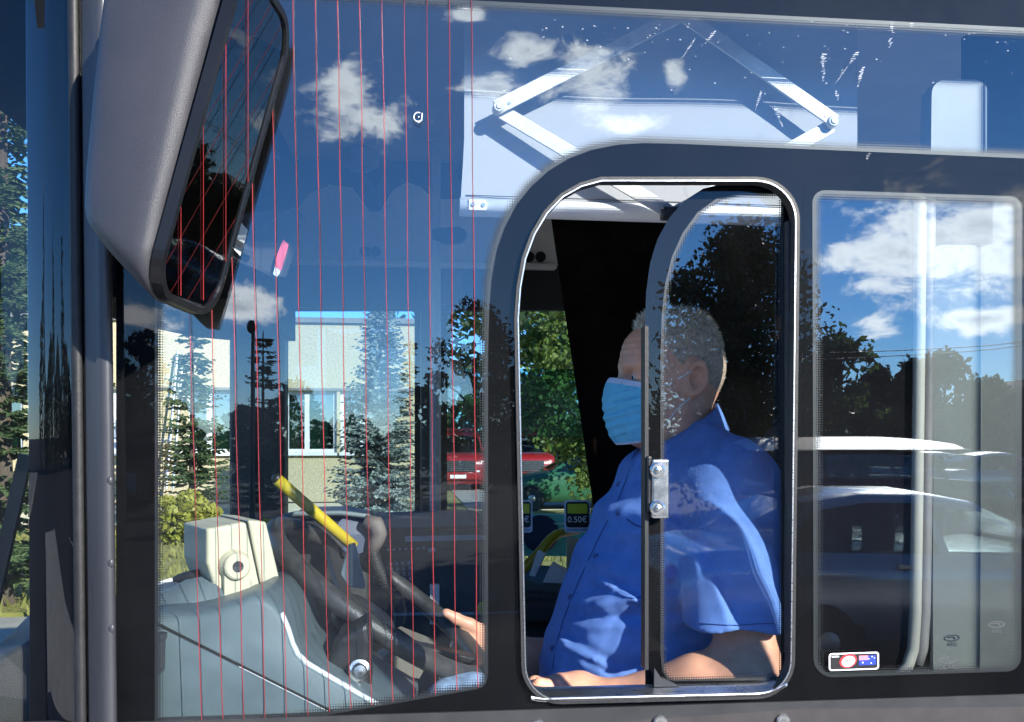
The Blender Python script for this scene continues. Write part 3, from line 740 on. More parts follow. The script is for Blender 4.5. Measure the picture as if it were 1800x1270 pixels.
# binnacle with gauges behind the wheel
part('binnacle', MB().prism([P(*q, 0.62) for q in ((492, 918), (520, 905), (600, 903), (650, 912), (662, 935), (650, 990), (560, 1040), (500, 1010))], (0, 0.22, 0.0)), M['black_plastic'], bus, bevel=0.012)
part('gauge_disc', MB().lathe(P(622, 940, 0.615), (0.2, -1, 0.1), [(0, 0.038), (0.004, 0.038), (0.006, 0.034), (0.004, 0.03), (0.004, 0)], 28), M['navy'], bus)
part('binnacle_lip', MB().tube([P(u, v, 0.60) for u, v in ((494, 920), (500, 908), (520, 903), (600, 902), (648, 908), (662, 930))], 0.005, 8), M['dash_blue'], bus, smooth=True)
part('side_flap', MB().prism([P(*q, 0.32) for q in ((612, 958), (624, 955), (642, 1030), (640, 1036), (612, 1032), (598, 1010))], (0, 0.012, 0)), M['dash_blue'], bus, bevel=0.002)
# coiled handset cable
coil = []
base = [P(u, v, 0.60) for u, v in ((654, 970), (664, 1000), (680, 1030), (698, 1052), (704, 1078), (700, 1100))]
for i in range(420):
    t = i / 419.0 * 4.999; k = int(t); q = base[k].lerp(base[k + 1], t - k); a = i * 0.72
    coil.append(q + Vector((math.cos(a) * 0.010, math.sin(a) * 0.010, math.cos(a) * 0.004)))
part('coiled_cable', MB().tube(coil, 0.0023, 6), M['black_rubber'], bus, smooth=True)
part('handset', MB().tube([P(640, 915, 0.60), P(660, 922, 0.60), P(668, 938, 0.60), P(660, 955, 0.60), P(652, 975, 0.60)], [0.012, 0.018, 0.018, 0.014, 0.010], 14), M['housing_dark'], bus, smooth=True)
# key switch on the near dash
part('door_button', MB().lathe(P(631, 1178, 0.12), (0.15, -1, 0.1), [(0, 0.0155), (0.006, 0.0155), (0.008, 0.0125), (0.006, 0.0115), (0.013, 0.0105), (0.015, 0.0085), (0.0155, 0)], 24), M['steel'], bus, smooth=False)
part('button_panel', MB().prism([P(*q, 0.13) for q in ((560, 1185), (596, 1120), (648, 1090), (654, 1130), (650, 1180), (664, 1290), (560, 1290))], (0, 0.1, 0)), M['black_plastic'], bus, bevel=0.01)
part('sunlit_wedge', MB().prism([P(*q, 0.62) for q in ((655, 1172), (692, 1140), (775, 1172), (775, 1300), (655, 1300))], (0, 0.15, 0.02)), M['sunlit_grey'], bus, bevel=0.004)  # pale wedge put in as a sunlit patch of floor and dash
part('side_card_holder', MB().box(P(764, 1062, 0.85), (0.02, 0.02, 0.085)), M['panel_grey'], bus)
part('yellow_switch', MB().sphere(P(850, 1070, 0.8), (0.014, 0.01, 0.016), 14, 8), M['rail_yellow'], bus, smooth=True)

# --- wing mirror hanging outside the front corner
YM = -0.097
nf = Vector((0.985, -0.175, 0.0)).normalized()                     # the way the glass looks
upv = Vector((0.262, -0.01, 0.97)).normalized(); nf = (nf - upv * nf.dot(upv)).normalized()
sd = upv.cross(nf).normalized()                                     # across the face
fc = P(396, 262, YM)
def mp_(a, b, c): return fc + sd * a + upv * b + nf * c
def outline(w, h, r, n=8, top=1.0):
    out = []
    for cx, cy, a0 in ((w - r, h - r, 0), (-w + r, h - r, 90), (-w + r, -h + r, 180), (w - r, -h + r, 270)):
        for k in range(n + 1):
            t = R(a0 + 90 * k / n); out.append((cx + r * math.cos(t), cy + r * math.sin(t)))
    return out
W2, H2 = 0.092, 0.196
hous = []
for dep, s, r in ((-0.004, 1.0, 0.045), (-0.03, 1.02, 0.05), (-0.065, 1.0, 0.055), (-0.095, 0.93, 0.06), (-0.118, 0.80, 0.06), (-0.130, 0.55, 0.045)):
    hous.append([mp_(a, b, dep * 1.28 * (1.0 if b > -0.05 else max(0.18, 1.0 - ((-b - 0.05) / (H2 - 0.05)) ** 1.6 * 0.85))) for a, b in outline(W2 * s, H2 * (0.5 + 0.5 * s), r * min(1, s + .1))])
mirror = part('wing_mirror', MB().loft(hous), M['housing_grey'], bus, smooth=True, subd=1); mirror['label'] = 'grey wing mirror hanging outside the front corner of the bus'
bz = [mp_(a, b, -0.006) for a, b in outline(W2, H2, .05)]; bo = [mp_(a, b, 0.006) for a, b in outline(W2 - .002, H2 - .002, .048)]; bi = [mp_(a, b, 0.006) for a, b in outline(W2 - .010, H2 - .010, .042)]; bd = [mp_(a, b, 0.002) for a, b in outline(W2 - .011, H2 - .011, .042)]
part('bezel', MB().loft([bz, bo, bi, bd], caps=False), M['bezel_black'], mirror, smooth=False)
gm = MB(); gm.add([mp_(a, b, 0.003) for a, b in outline(W2 - .011, H2 - .011, .042)], [tuple(range(36))]); part('mirror_glass', gm, M['mirror'], mirror)
camp = Vector((0, -CAM_D, CAM_H))
for u in (318, 357.5, 397, 436):
    run = []
    for v in range(-40, 600, 4):
        d_ = ray(u, v); pl0 = mp_(0, 0, 0.0045); t_ = (pl0 - camp).dot(nf) / d_.dot(nf); q_ = camp + d_ * t_ - fc
        a_, b_ = q_.dot(sd), q_.dot(upv)
        if abs(a_) < W2 - 0.012 and abs(b_) < H2 - 0.013 - max(0, abs(a_) - (W2 - 0.058)) * 0.4: run.append(camp + d_ * t_)
    if len(run) > 2: part('heating_wire', MB().tube([run[0], run[len(run) // 2], run[-1]], 0.0004, 5), M['wire_red'], mirror)
part('mirror_arm', MB().tube([mp_(-0.02, 0.16, -0.06), mp_(-0.06, 0.30, -0.10), mp_(-0.10, 0.5, -0.14)], 0.02, 12), M['black_plastic'], mirror, smooth=True)
# dried drips on the upper glass, sun glare on the dust painted in white
dr = MB(); rd = random.Random(4)
def drip(u, v, w, h, lean=0.0):
    n_ = max(2, int(h / 3.2))
    for k in range(n_):
        q = k / n_; uu = u + lean * q * h + rd.uniform(-.15, .15) * w; vv = v + q * h; ww = w * rd.uniform(.25, 1.0) * (0.35 + 0.65 * math.sin(math.pi * min(1, q + .25))); hh = rd.uniform(0.6, 2.0)
        sk_ = rd.uniform(-1.2, .4)
        dr.quad(P(uu - ww / 2, vv - sk_, -0.0012), P(uu + ww / 2, vv + sk_, -0.0012), P(uu + ww / 2 * .8, vv + hh + sk_, -0.0012), P(uu - ww / 2 * .9, vv + hh - sk_, -0.0012))
for a_ in ((1222, 68, 6, 36, -0.7), (1258, 55, 13, 28, -0.9), (1448, 95, 12, 50, 0), (1505, 92, 13, 22, -0.6), (1488, 118, 6, 30, -0.7), (1518, 118, 10, 36, -0.3), (1568, 40, 8, 20, 0), (1565, 68, 12, 18, 0), (1338, 160, 6, 36, -0.3), (1362, 188, 9, 36, 0.4), (1470, 160, 10, 18, 0.3), (1528, 270, 7, 12, -.6), (1603, 41, 7, 8, 0)): drip(*a_)
for k in range(110):
    u, v = rd.uniform(880, 1790), 30 + abs(rd.gauss(0, 70)); s_ = rd.uniform(.5, 1.5)
    if v < 0.0514 * (u - 900) + 8: continue
    dr.quad(P(u, v, -.0012), P(u + s_ * 2.2, v, -.0012), P(u + s_ * 2.0, v + s_, -.0012), P(u, v + s_, -.0012))
o = part('drips_and_glare', dr, M['drip_white'], pane); o['kind'] = 'stuff'

# ------------------------------------------------------------------ things inside the cab
# roller blind on scissor arms
YB = 0.140
bl = thing('roller_blind', 'white roller blind pulled down on scissor arms above the driver', 'blind', P(1160, 390, YB))
bm_ = MB(); rows = []
for v in np.linspace(-150, 362, 14):
    rows.append([P(u + (0 if v > 0 else 0), v + (u - 815) * 0.036 * (1 - v / 900.0), YB + 0.0025 * math.sin(u * 0.013 + v * 0.004) + 0.002 * math.sin(v * 0.02)) for u in np.linspace(816 - 6 * (v > 250) * (v - 250) / 100.0, 1507, 40)])
bm_.loft(rows, close=False); part('blind_sheet', bm_, M['blind_fabric'], bl, smooth=True)
def bar_pt(u, dv=0): return P(u, 364 + (u - 810) * 0.033 + dv, YB + 0.004)
part('bottom_bar', MB().tube([bar_pt(808), bar_pt(1517)], 0.0135, 18), M['blind_bar'], bl, smooth=True)
part('stitch_line', MB().tube([bar_pt(u, -19) + Vector((0, -0.006, 0)) for u in np.linspace(818, 1506, 20)], 0.0007, 4), M['gutter_grey'], bl)
part('end_bracket', MB().box(bar_pt(838) + Vector((0, -0.014, 0.0)), (0.026, 0.004, 0.016)), M['arm_metal'], bl, bevel=0.001)
for u in (830, 848): part('screw', MB().lathe(bar_pt(u) + Vector((0, -0.016, 0)), (0, -1, 0), [(0, .0035), (.002, .003), (.002, 0)], 10), M['steel'], bl)
YA = YB - 0.040
def arm(p, q, name, dy=0.0, w=0.021):
    return part(name, MB().bar(P(*p, YA + dy), P(*q, YA + dy), w, 0.004, up=Vector((0, 0, 1))), M['arm_metal'], bl, bevel=0.001)
arm((872, 190), (1205, 22), 'arm'); arm((1205, 30), (1468, 214), 'arm')
arm((880, 196), (1188, 380), 'arm', 0.010); arm((1462, 222), (1182, 378), 'arm', 0.010)
for (u, v) in ((877, 188), (1464, 214)):
    c = P(u, v, YA - 0.002)
    part('hinge_pin', MB().lathe(c + Vector((0, 0.016, 0)), (0, -1, 0), [(0, .0085), (.018, .0085), (.020, .007), (.0195, .005), (.022, .004), (.022, 0)], 20), M['arm_metal'], bl)
for (u, v) in ((1452, 204), (895, 182), (1166, 366)):
    part('rivet', MB().lathe(P(u, v, YA - 0.002), (0, -1, 0), [(0, .0025), (.0015, .002), (.0015, 0)], 8), M['steel'], bl)
part('bottom_hinge', MB().box(P(1180, 376, YA + 0.006), (0.03, 0.02, 0.018)), M['black_plastic'], bl, bevel=0.003)

# curtain behind the driver
cu = MB(); rows = []
for v in np.linspace(374, 1330, 24):
    s = (v - 374) / 956.0; u0 = 968 + 137 * s
    rows.append([P(u0 + (1560 - u0) * t, v, 0.80) + Vector((0, 0.022 * math.sin(t * 34 + 0.7 * math.sin(v * .006)) * (0.35 + s * .65), 0)) for t in np.linspace(0, 1, 90)])
cu.loft(rows, close=False)
solo('curtain', cu, M['curtain_brown'], 'dark brown curtain hanging behind the driver head', 'curtain', smooth=True, solid=0.002)

# ticket monitor on the console
mo_c = P(362, 985, 0.19)
mon = thing('ticket_monitor', 'cream plastic ticket monitor on the blue grey dash, seen from behind', 'monitor', P(392, 1060, 0.22))
rz = Matrix.Rotation(R(27), 3, 'Z'); ex = rz @ Vector((1, 0, 0)); ey = rz @ Vector((0, 1, 0)); ez = Vector((0, 0, 1))
def mq(a, b, c): return mo_c + ex * a + ey * b + ez * c
# the body: side outline in (a, c), swept along ey with the back end narrowed
side = [(-0.004, 0.048), (0.050, 0.055), (0.076, -0.050), (0.030, -0.062), (0.012, -0.046), (-0.002, -0.015)]
side = [(0.0, 0.046), (0.056, 0.054), (0.078, -0.052), (0.030, -0.062), (0.011, -0.040), (0.0, -0.005)]
mbod = MB().loft([[mq(a + da, b, c * k) for a, c in side] for b, da, k in ((-0.004, 0.003, 0.95), (0.0, 0.0, 1.0), (0.12, 0.0, 1.0), (0.128, 0.004, 0.94))])
part('back_housing', mbod, M['cream'], mon, bevel=0.004)
part('joint_gap', MB().prism([mq(a, -0.001, c) for a, c in ((0.054, 0.0535), (0.0605, 0.0545), (0.0825, -0.0535), (0.076, -0.0525))], ey * 0.126), M['joint_dark'], mon)  # dark joint between housing and bezel
part('screen_bezel', MB().prism([mq(a, -0.008, c) for a, c in ((0.060, 0.0565), (0.088, 0.053), (0.113, -0.050), (0.083, -0.056))], ey * 0.142), M['cream'], mon, bevel=0.004)
kc = mq(0.040, -0.004, -0.010)
part('pivot_knob', MB().lathe(kc, -ey, [(0, 0.0235), (0.004, 0.0235), (0.012, 0.0205), (0.018, 0.0195), (0.020, 0.017), (0.020, 0.0)], 28), M['cream'], mon, smooth=False)
part('knob_screw', MB().lathe(kc - ey * 0.0195, -ey, [(0, 0.0085), (0.002, 0.008), (0.001, 0.005), (0.001, 0.0)], 20), M['gutter_grey'], mon)
part('bracket', MB().prism([mq(a, -0.016, c) for a, c in ((0.022, -0.012), (0.056, -0.016), (0.080, -0.080), (0.070, -0.086), (0.030, -0.092), (0.022, -0.060))], ey * 0.011), M['cream'], mon, bevel=0.002)
part('power_plug', MB().tube([mq(0.005, 0.05, -0.03), P(330, 1016, 0.26), P(315, 1017, 0.26), P(305, 1019, 0.26)], [0.011, 0.010, 0.007, 0.004], 12), M['black_rubber'], mon, smooth=True)
part('power_cable', MB().tube([P(306, 1019, 0.26), P(290, 1022, 0.26), P(270, 1030, 0.27), P(240, 1045, 0.28)], 0.0028, 8), M['paper'], mon, smooth=True)

# price cards hanging in the cab opening
def price_card(cu_, txt, label):
    Y = 1.05
    t = thing('price_card', label, 'price card', P(cu_, 937, Y), 'price cards behind the open window')
    def card(w, h, d, dv=0):
        lp = round_poly([(cu_ - w, 908 - h + dv, 5), (cu_ + w, 908 - h + dv, 5), (cu_ + w, 908 + h + dv, 5), (cu_ - w, 908 + h + dv, 5)], 4)
        return sheet([lp], Y + d, 0.001)
    link('card_frame', card(23, 28.5, 0.0), M['card_rim'], t)
    link('black_face', card(20, 22.5, -0.0022, -3), M['card_black'], t)
    link('green_block', sheet([[Vector(q) for q in ((cu_ - 17.5, 886), (cu_ + 17.5, 886), (cu_ + 17.5, 903), (cu_ - 17.5, 903))]], Y - 0.0034), M['card_green'], t)
    R4 = Matrix.Rotation(R(90), 4, 'X')
    text_mesh(txt, 0.0205, M['white_print'], 'price_text', Matrix.Translation(P(cu_, 914, Y - 0.0036)) @ R4, t)
    text_mesh('50% NUOLAIDA', 0.0076, M['blue_print'], 'small_text', Matrix.Translation(P(cu_, 932, Y - 0.0026)) @ R4, t)
price_card(1015, '0.50€', 'price card reading 0.50€ hanging beside the driver chest')
price_card(913, '1.00€', 'price card cut off by the left edge of the open window')
solo('card_string', MB().tube([P(974, 921, 1.06), P(1045, 920, 1.06)], 0.0012, 5), M['paper'], 'thin white string running behind the 0.50€ price card', 'string')
solo('ticket_hatch', MB().prism([P(*q, 1.75) for q in ((860, 905), (1060, 905), (1060, 978), (860, 978))], (0, 0.03, 0)), M['teal'], 'teal panel low behind the open window under the price cards', 'panel')
solo('round_cover', MB().lathe(P(950, 938, 1.72), (0, -1, 0), [(0, 0.058), (0.006, 0.058), (0.01, 0.054), (0.01, 0)], 40), M['navy'], 'dark navy round cover between the two price cards', 'cover')
solo('paper_sheet', MB().prism([P(*q, 1.12) for q in ((947, 1040), (968, 993), (1000, 1012), (985, 1030))], (0.01, 0.02, 0.006)), M['paper'], 'crumpled white paper sheet lying under the price cards', 'paper')
solo('paper_strip', MB().prism([P(*q, 1.10) for q in ((930, 1012), (945, 968), (958, 974), (940, 1014))], (0.005, 0.01, 0.0)), M['paper'], 'narrow white paper strip leaning on the yellow rail', 'paper')
solo('leaflet', MB().prism([P(*q, 1.6) for q in ((996, 942), (1040, 952), (1030, 1010), (996, 1006))], (0.0, 0.004, 0.0)), M['cream'], 'cream leaflet hanging below the 0.50€ price card', 'leaflet')

# small inside mirror with the tags caught in it
im = thing('inside_mirror', 'dark tilted inside mirror below the front header', 'mirror', P(450, 490, 0.45))
part('mirror_plate', MB().prism([P(*q, 0.45) for q in ((400, 452), (412, 380), (440, 372), (516, 366), (524, 380), (512, 425), (492, 488), (400, 458))], (0.01, 0.012, 0)), M['interior_dark'], im, bevel=0.003)
part('plate_edge', MB().tube([P(*q, 0.445) for q in ((400, 447), (445, 470), (488, 490))], 0.0012, 5), M['gutter_grey'], im)
part('plate_edge', MB().tube([P(*q, 0.445) for q in ((440, 414), (480, 388), (516, 367))], 0.0012, 5), M['gutter_grey'], im)
solo('white_tag', MB().prism([P(*q, 0.435) for q in ((408, 412), (417, 384), (435, 404), (432, 418), (422, 450), (405, 432))], (0, 0.004, 0)), M['paper'], 'small white tag on the tilted inside mirror', 'tag')
solo('tag_holder', MB().bar(P(408, 421, 0.43), P(446, 443, 0.43), 0.008, 0.008), M['gutter_grey'], 'grey rod across the small white tag', 'rod')
solo('pink_tag', MB().prism([P(*q, 0.435) for q in ((483, 468), (487, 448), (498, 421), (507, 430), (503, 446), (494, 476))], (0, 0.004, 0)), M['neon_pink'], 'bright pink red tag hanging near the wing mirror', 'tag')
solo('grey_tag', MB().prism([P(*q, 0.436) for q in ((480, 482), (485, 463), (494, 473), (491, 482), (486, 487))], (0, 0.003, 0)), M['card_rim'], 'small grey tag under the pink red tag', 'tag')

# stickers and etched marks on the rear pane
stk = thing('window_sticker', 'black sticker with red white roundel and blue starred flag on rear pane', 'sticker', P(1501, 1178, -0.001))
def stick(pts, d): return sheet([[Vector(q) for q in pts]], d)
def rr(x0, y0, x1, y1, r, sk=-0.035):
    return [Vector((q.x, q.y + (q.x - x0) * sk)) for q in round_poly([(x0, y0, r), (x1, y0, r), (x1, y1, r), (x0, y1, r)], 4)]
link('white_rim', sheet([rr(1457, 1149, 1545, 1180, 5), rr(1459.4, 1151.4, 1542.6, 1177.6, 4)], -0.0012), M['white_print'], stk)
link('black_ground', sheet([rr(1459, 1151, 1543, 1178, 4)], -0.0009), M['card_black'], stk)
el = lambda cx, cy, a, b, n=28: [Vector((cx + a * math.cos(2 * math.pi * k / n) + 0.25 * b * math.sin(2 * math.pi * k / n), cy - b * math.sin(2 * math.pi * k / n))) for k in range(n)]
link('red_ring', sheet([el(1491, 1162, 15, 12.6)], -0.0013), M['sticker_red'], stk)
link('white_disc', sheet([el(1491.5, 1163, 11.5, 9.6)], -0.0016), M['white_print'], stk)
text_mesh('0M2', 0.0068, M['card_black'], 'roundel_text', Matrix.Translation(P(1491, 1162, -0.0018)) @ Matrix.Rotation(R(90), 4, 'X'), stk)
link('flag', sheet([rr(1510, 1153, 1540, 1170, 0.01)], -0.0013), M['flag_blue'], stk)
link('flag_canton', sheet([rr(1510, 1153, 1526, 1161, 0.01)], -0.0015), M['flag_pink'], stk)
for (x, y, r) in ((1516.5, 1165, 1.9), (1531.5, 1166, 1.6), (1533, 1154.5, 1.5), (1537, 1157, 1.3), (1527.5, 1158.5, 1.3)):
    st_ = [Vector((x + r * (1.0 if k % 2 == 0 else 0.5) * math.sin(k * math.pi / 5), y - r * (1.0 if k % 2 == 0 else 0.5) * math.cos(k * math.pi / 5))) for k in range(10)]
    link('star', sheet([st_], -0.0017), M['white_print'], stk)
link('white_dash', sheet([rr(1462, 1153.6, 1475, 1156, 0.8)], -0.0012), M['white_print'], stk)

def mark(u, v, word, size, label, ring=True):
    t = thing('etched_mark', label, 'mark', P(u, v + 8, 0.0), 'etched marks on the rear pane')
    if ring:
        e1_ = el(u, v - 9, 14.5, 6.2); e2_ = el(u, v - 9, 12.0, 4.4)
        link('oval', sheet([e1_, e2_], -0.0010), M['etch'], t)
        link('slash', sheet([[Vector(q) for q in ((u - 8, v - 11), (u + 4, v - 12), (u + 8, v - 7), (u + 4, v - 7), (u + 1, v - 10), (u - 8, v - 9))]], -0.0010), M['etch'], t)
    text_mesh(word, size, M['etch'], 'lettering', Matrix.Translation(P(u, v + 3, -0.0010)) @ Matrix.Rotation(R(90), 4, 'X'), t)
mark(1665, 1170, 'SOLARIS', 0.0098, 'etched oval emblem over the word SOLARIS low on the rear pane')
mark(1752, 1107, 'ARIS', 0.0080, 'faint ARIS lettering near the right edge of the rear pane', True)
# the small mark of the front pane
em = thing('etched_mark', 'small pale curved mark on the front pane beside the blind', 'mark', P(735, 216, 0), 'etched marks on the rear pane')
em['group'] = 'marks on the front pane'
part('curl', MB().tube([P(735 + 7.5 * math.cos(R(a)), 206 - 8 * math.sin(R(a)), -0.001) for a in range(60, 330, 15)], 0.0008, 5), M['paper'], em)
part('tick', MB().tube([P(742, 199, -0.001), P(741, 212, -0.001), P(735, 216, -0.001)], 0.0007, 5), M['paper'], em)
part('dot', MB().sphere(P(736, 206, -0.001), 0.001, 6, 4), M['paper'], em)

# ------------------------------------------------------------------ the driver: implicit surfaces turned into meshes
def smin(a, b, k):
    h = np.clip(0.5 + 0.5 * (b - a) / k, 0, 1); return b * (1 - h) + a * h - k * h * (1 - h)
def smax(a, b, k): return -smin(-a, -b, k)
def A3(*c): return np.array(c, dtype=np.float32)
def ell(p, c, r):
    q = (p - A3(*c)) / A3(*r); k0 = np.sqrt((q * q).sum(-1)) + 1e-9; k1 = np.sqrt(((q / A3(*r)) ** 2).sum(-1)) + 1e-9
    return k0 * (k0 - 1) / k1
def cap(p, a, b, ra, rb):
    a = A3(*a); b = A3(*b); ab = b - a; t = np.clip(((p - a) @ ab) / (ab @ ab), 0, 1)
    return np.linalg.norm(p - a - t[..., None] * ab, axis=-1) - (ra + (rb - ra) * t)
def chain(p, pts, rs, k=0.012):
    d = None
    for i in range(len(pts) - 1):
        e = cap(p, pts[i], pts[i + 1], rs[i], rs[i + 1]); d = e if d is None else smin(d, e, k)
    return d
def vnoise(p, s, seed=0.0):
    """cheap smooth noise from mixed sines"""
    q = p * s; x, y, z = q[..., 0] + seed, q[..., 1] - seed * 1.3, q[..., 2] + seed * 0.7
    return (np.sin(x + 1.7 * np.sin(y * 0.9 + 0.5)) + np.sin(y * 1.3 + 1.3 * np.sin(z * 1.1)) + np.sin(z * 1.2 + 1.5 * np.sin(x * 0.8 + 2.0))) / 3.0


def snets(f, lo, hi, h):
    lo = np.array(lo, float); hi = np.array(hi, float); n = np.ceil((hi - lo) / h).astype(int) + 1
    ax = [lo[i] + h * np.arange(n[i]) for i in range(3)]
    D = np.empty(tuple(n), np.float32)
    for i0 in range(0, n[0], 24):
        g = np.stack(np.meshgrid(ax[0][i0:i0 + 24], ax[1], ax[2], indexing='ij'), -1).astype(np.float32)
        D[i0:i0 + 24] = f(g)
    ins = D < 0; nx, ny, nz = D.shape; C = (nx - 1, ny - 1, nz - 1)
    S = np.zeros(C + (3,), np.float32); K = np.zeros(C, np.float32); faces = []
    idx = np.full(C, -1, np.int64)
    edges = []
    for a in range(3):
        s0 = [slice(None)] * 3; s1 = [slice(None)] * 3; s0[a] = slice(0, -1); s1[a] = slice(1, None)
        d0 = D[tuple(s0)]; d1 = D[tuple(s1)]; E = ins[tuple(s0)] != ins[tuple(s1)]
        t = np.where(E, d0 / np.where(np.abs(d0 - d1) < 1e-12, 1, d0 - d1), 0)
        edges.append((E, ins[tuple(s0)]))
        b, c = [(1, 2), (2, 0), (0, 1)][a]
        gi = np.indices(E.shape).astype(np.float32); pos = np.stack([gi[0], gi[1], gi[2]], -1); pos[..., a] += t
        for db in (0, 1):
            for dc in (0, 1):
                sl = [slice(None)] * 3; sl[b] = slice(db, E.shape[b] - 1 + db); sl[c] = slice(dc, E.shape[c] - 1 + dc)
                e = E[tuple(sl)]; S += pos[tuple(sl)] * e[..., None]; K += e
    m = K > 0; idx[m] = np.arange(m.sum()); verts = S[m] / K[m][:, None] * h + lo
    for a in range(3):
        E, I0 = edges[a]; b, c = [(1, 2), (2, 0), (0, 1)][a]
        sl = [slice(None)] * 3; sl[b] = slice(1, E.shape[b] - 1); sl[c] = slice(1, E.shape[c] - 1)
        w = np.argwhere(E[tuple(sl)])
        if not len(w): continue
        w[:, b] += 1; w[:, c] += 1; fl = I0[tuple(w.T)]
        def cell(db, dc):
            q = w.copy(); q[:, b] -= db; q[:, c] -= dc; return idx[tuple(q.T)]
        q = np.stack([cell(1, 1), cell(0, 1), cell(0, 0), cell(1, 0)], 1)
        q[~fl] = q[~fl][:, ::-1]; faces.append(q)
    return verts, np.concatenate(faces)


def np_mesh(name, v, f, smooth=True):
    me = bpy.data.meshes.new(name); me.from_pydata(v.tolist(), [], f.tolist()); me.update()
    if smooth: me.shade_smooth()
    return me


def join(vf):
    vs = []; fs = []; n = 0
    for v, f in vf: vs.append(v); fs.append(f + n); n += len(v)
    return np.concatenate(vs), np.concatenate(fs)


# head frame: x forward, y to his left, z up; origin between the ears
HO = P(1184, 671, 0.405)
HY = 0.405
FW = Vector((-0.985, -0.02, -0.02)).normalized(); UPH = Vector((-0.05, 0, 1.0)); UPH = (UPH - FW * UPH.dot(FW)).normalized(); LF = UPH.cross(FW).normalized()
HM = np.array([FW, LF, UPH], dtype=np.float32)          # rows
HS = 0.93
def to_world(v): return (v * HS) @ HM + np.array(HO, dtype=np.float32)
def to_head(w): return ((w - np.array(HO, np.float32)) @ HM.T) / HS


def head_sdf(p):
    ps = p.copy(); ps[..., 1] = np.abs(ps[..., 1])           # symmetric
    d = ell(ps, (-0.002, 0, 0.042), (0.090, 0.075, 0.086))
    d = smin(d, ell(ps, (-0.028, 0, 0.020), (0.064, 0.066, 0.073)), 0.03)
    d = smin(d, ell(ps, (0.036, 0, -0.012), (0.062, 0.060, 0.092)), 0.035)          # face
    d = smin(d, ell(ps, (0.048, 0.0, 0.055), (0.050, 0.058, 0.045)), 0.02)           # forehead
    d = smin(d, cap(ps, (0.0, 0.055, -0.055), (0.058, 0.018, -0.098), 0.021, 0.021), 0.03)  # jaw
    d = smin(d, ell(ps, (0.068, 0, -0.100), (0.028, 0.028, 0.022)), 0.02)            # chin
    d = smin(d, cap(ps, (0.0, 0.056, -0.010), (0.058, 0.045, -0.020), 0.019, 0.017), 0.02)   # cheekbone
    d = smin(d, cap(ps, (0.092, 0.012, 0.030), (0.074, 0.050, 0.032), 0.0115, 0.010), 0.014)  # brow
    d = smin(d, cap(ps, (0.092, 0, 0.018), (0.116, 0, -0.028), 0.010, 0.013), 0.012)         # nose
    d = smin(d, ell(ps, (0.105, 0.013, -0.033), (0.012, 0.010, 0.010)), 0.008)
    d = smin(d, ell(ps, (0.090, 0, -0.062), (0.016, 0.026, 0.018)), 0.014)           # lips
    d = smax(d, -ell(ps, (0.100, 0.034, 0.009), (0.019, 0.019, 0.0125)), 0.010)      # eye socket
    d = smin(d, ell(ps, (0.0775, 0.033, 0.008), (0.0135, 0.0150, 0.0125)), 0.002)    # lid over the ball
    d = smax(d, -ell(ps, (0.0925, 0.034, 0.0065), (0.010, 0.0125, 0.0030)), 0.0015)  # lid slit
    d = smin(d, cap(ps, (-0.010, 0.0, -0.03), (-0.014, 0, -0.20), 0.056, 0.063), 0.035)      # neck
    d = smin(d, cap(ps, (-0.015, 0.056, -0.05), (0.030, 0.022, -0.19), 0.013, 0.014), 0.02)    # neck muscle
    # ear
    e = ps - A3(-0.018, 0.079, -0.002)
    ca, sa = math.cos(0.22), math.sin(0.22)
    ex_ = e[..., 0] * ca + e[..., 2] * sa; ez_ = -e[..., 0] * sa + e[..., 2] * ca; ey_ = e[..., 1] + ex_ * 0.35
    rim = np.sqrt((np.sqrt((ex_ / 0.0155) ** 2 + ((ez_ - 0.004) / 0.0265) ** 2) - 1) ** 2 * 0.00032 + (ey_ - 0.006) ** 2) - 0.0046
    plate = np.maximum(np.sqrt((ex_ / 0.0175) ** 2 + (ez_ / 0.030) ** 2) - 1, 0) * 0.02 + np.abs(ey_ + 0.001) - 0.0035
    lobe = np.sqrt((ex_ - 0.006) ** 2 + (ez_ + 0.026) ** 2 + (ey_ - 0.002) ** 2) - 0.0085
    tra = np.sqrt((ex_ - 0.014) ** 2 + (ez_ + 0.004) ** 2 + (ey_ - 0.003) ** 2) - 0.006
    anti = np.sqrt(((np.sqrt((ex_ / 0.0095) ** 2 + ((ez_ + 0.001) / 0.016) ** 2) - 1) ** 2) * 0.00012 + (ey_ - 0.003) ** 2) - 0.0032
    ear = smin(smin(smin(rim, plate, 0.004), smin(lobe, tra, 0.004), 0.005), anti, 0.003)
    ear = smax(ear, -(np.sqrt(((ex_ - 0.004) / 1.0) ** 2 + (ez_ + 0.004) ** 2 + (ey_ - 0.006) ** 2) - 0.0085), 0.003)
    d = smin(d, ear, 0.006)
    # forehead creases, crow's feet, age
    d = d + 0.0007 * np.sin(p[..., 2] * 520) * np.exp(-((p[..., 2] - 0.065) / 0.02) ** 2) * (p[..., 0] > 0.05)
    d = d + 0.0006 * vnoise(p, 160)
    return d


def skullcap(p, off):
    q = p.copy(); q[..., 1] = np.abs(q[..., 1])
    d = ell(q, (-0.002, 0, 0.042), (0.090 + off, 0.075 + off, 0.086 + off))
    d = smin(d, ell(q, (-0.028, 0, 0.020), (0.064 + off, 0.066 + off, 0.073 + off)), 0.03)
    d = smin(d, ell(q, (0.048, 0.0, 0.055), (0.050 + off * .6, 0.058 + off, 0.045 + off)), 0.02)
    return d


hv, hf = snets(head_sdf, (-0.14, -0.115, -0.21), (0.15, 0.115, 0.145), 0.0026)
hv = to_world(hv)

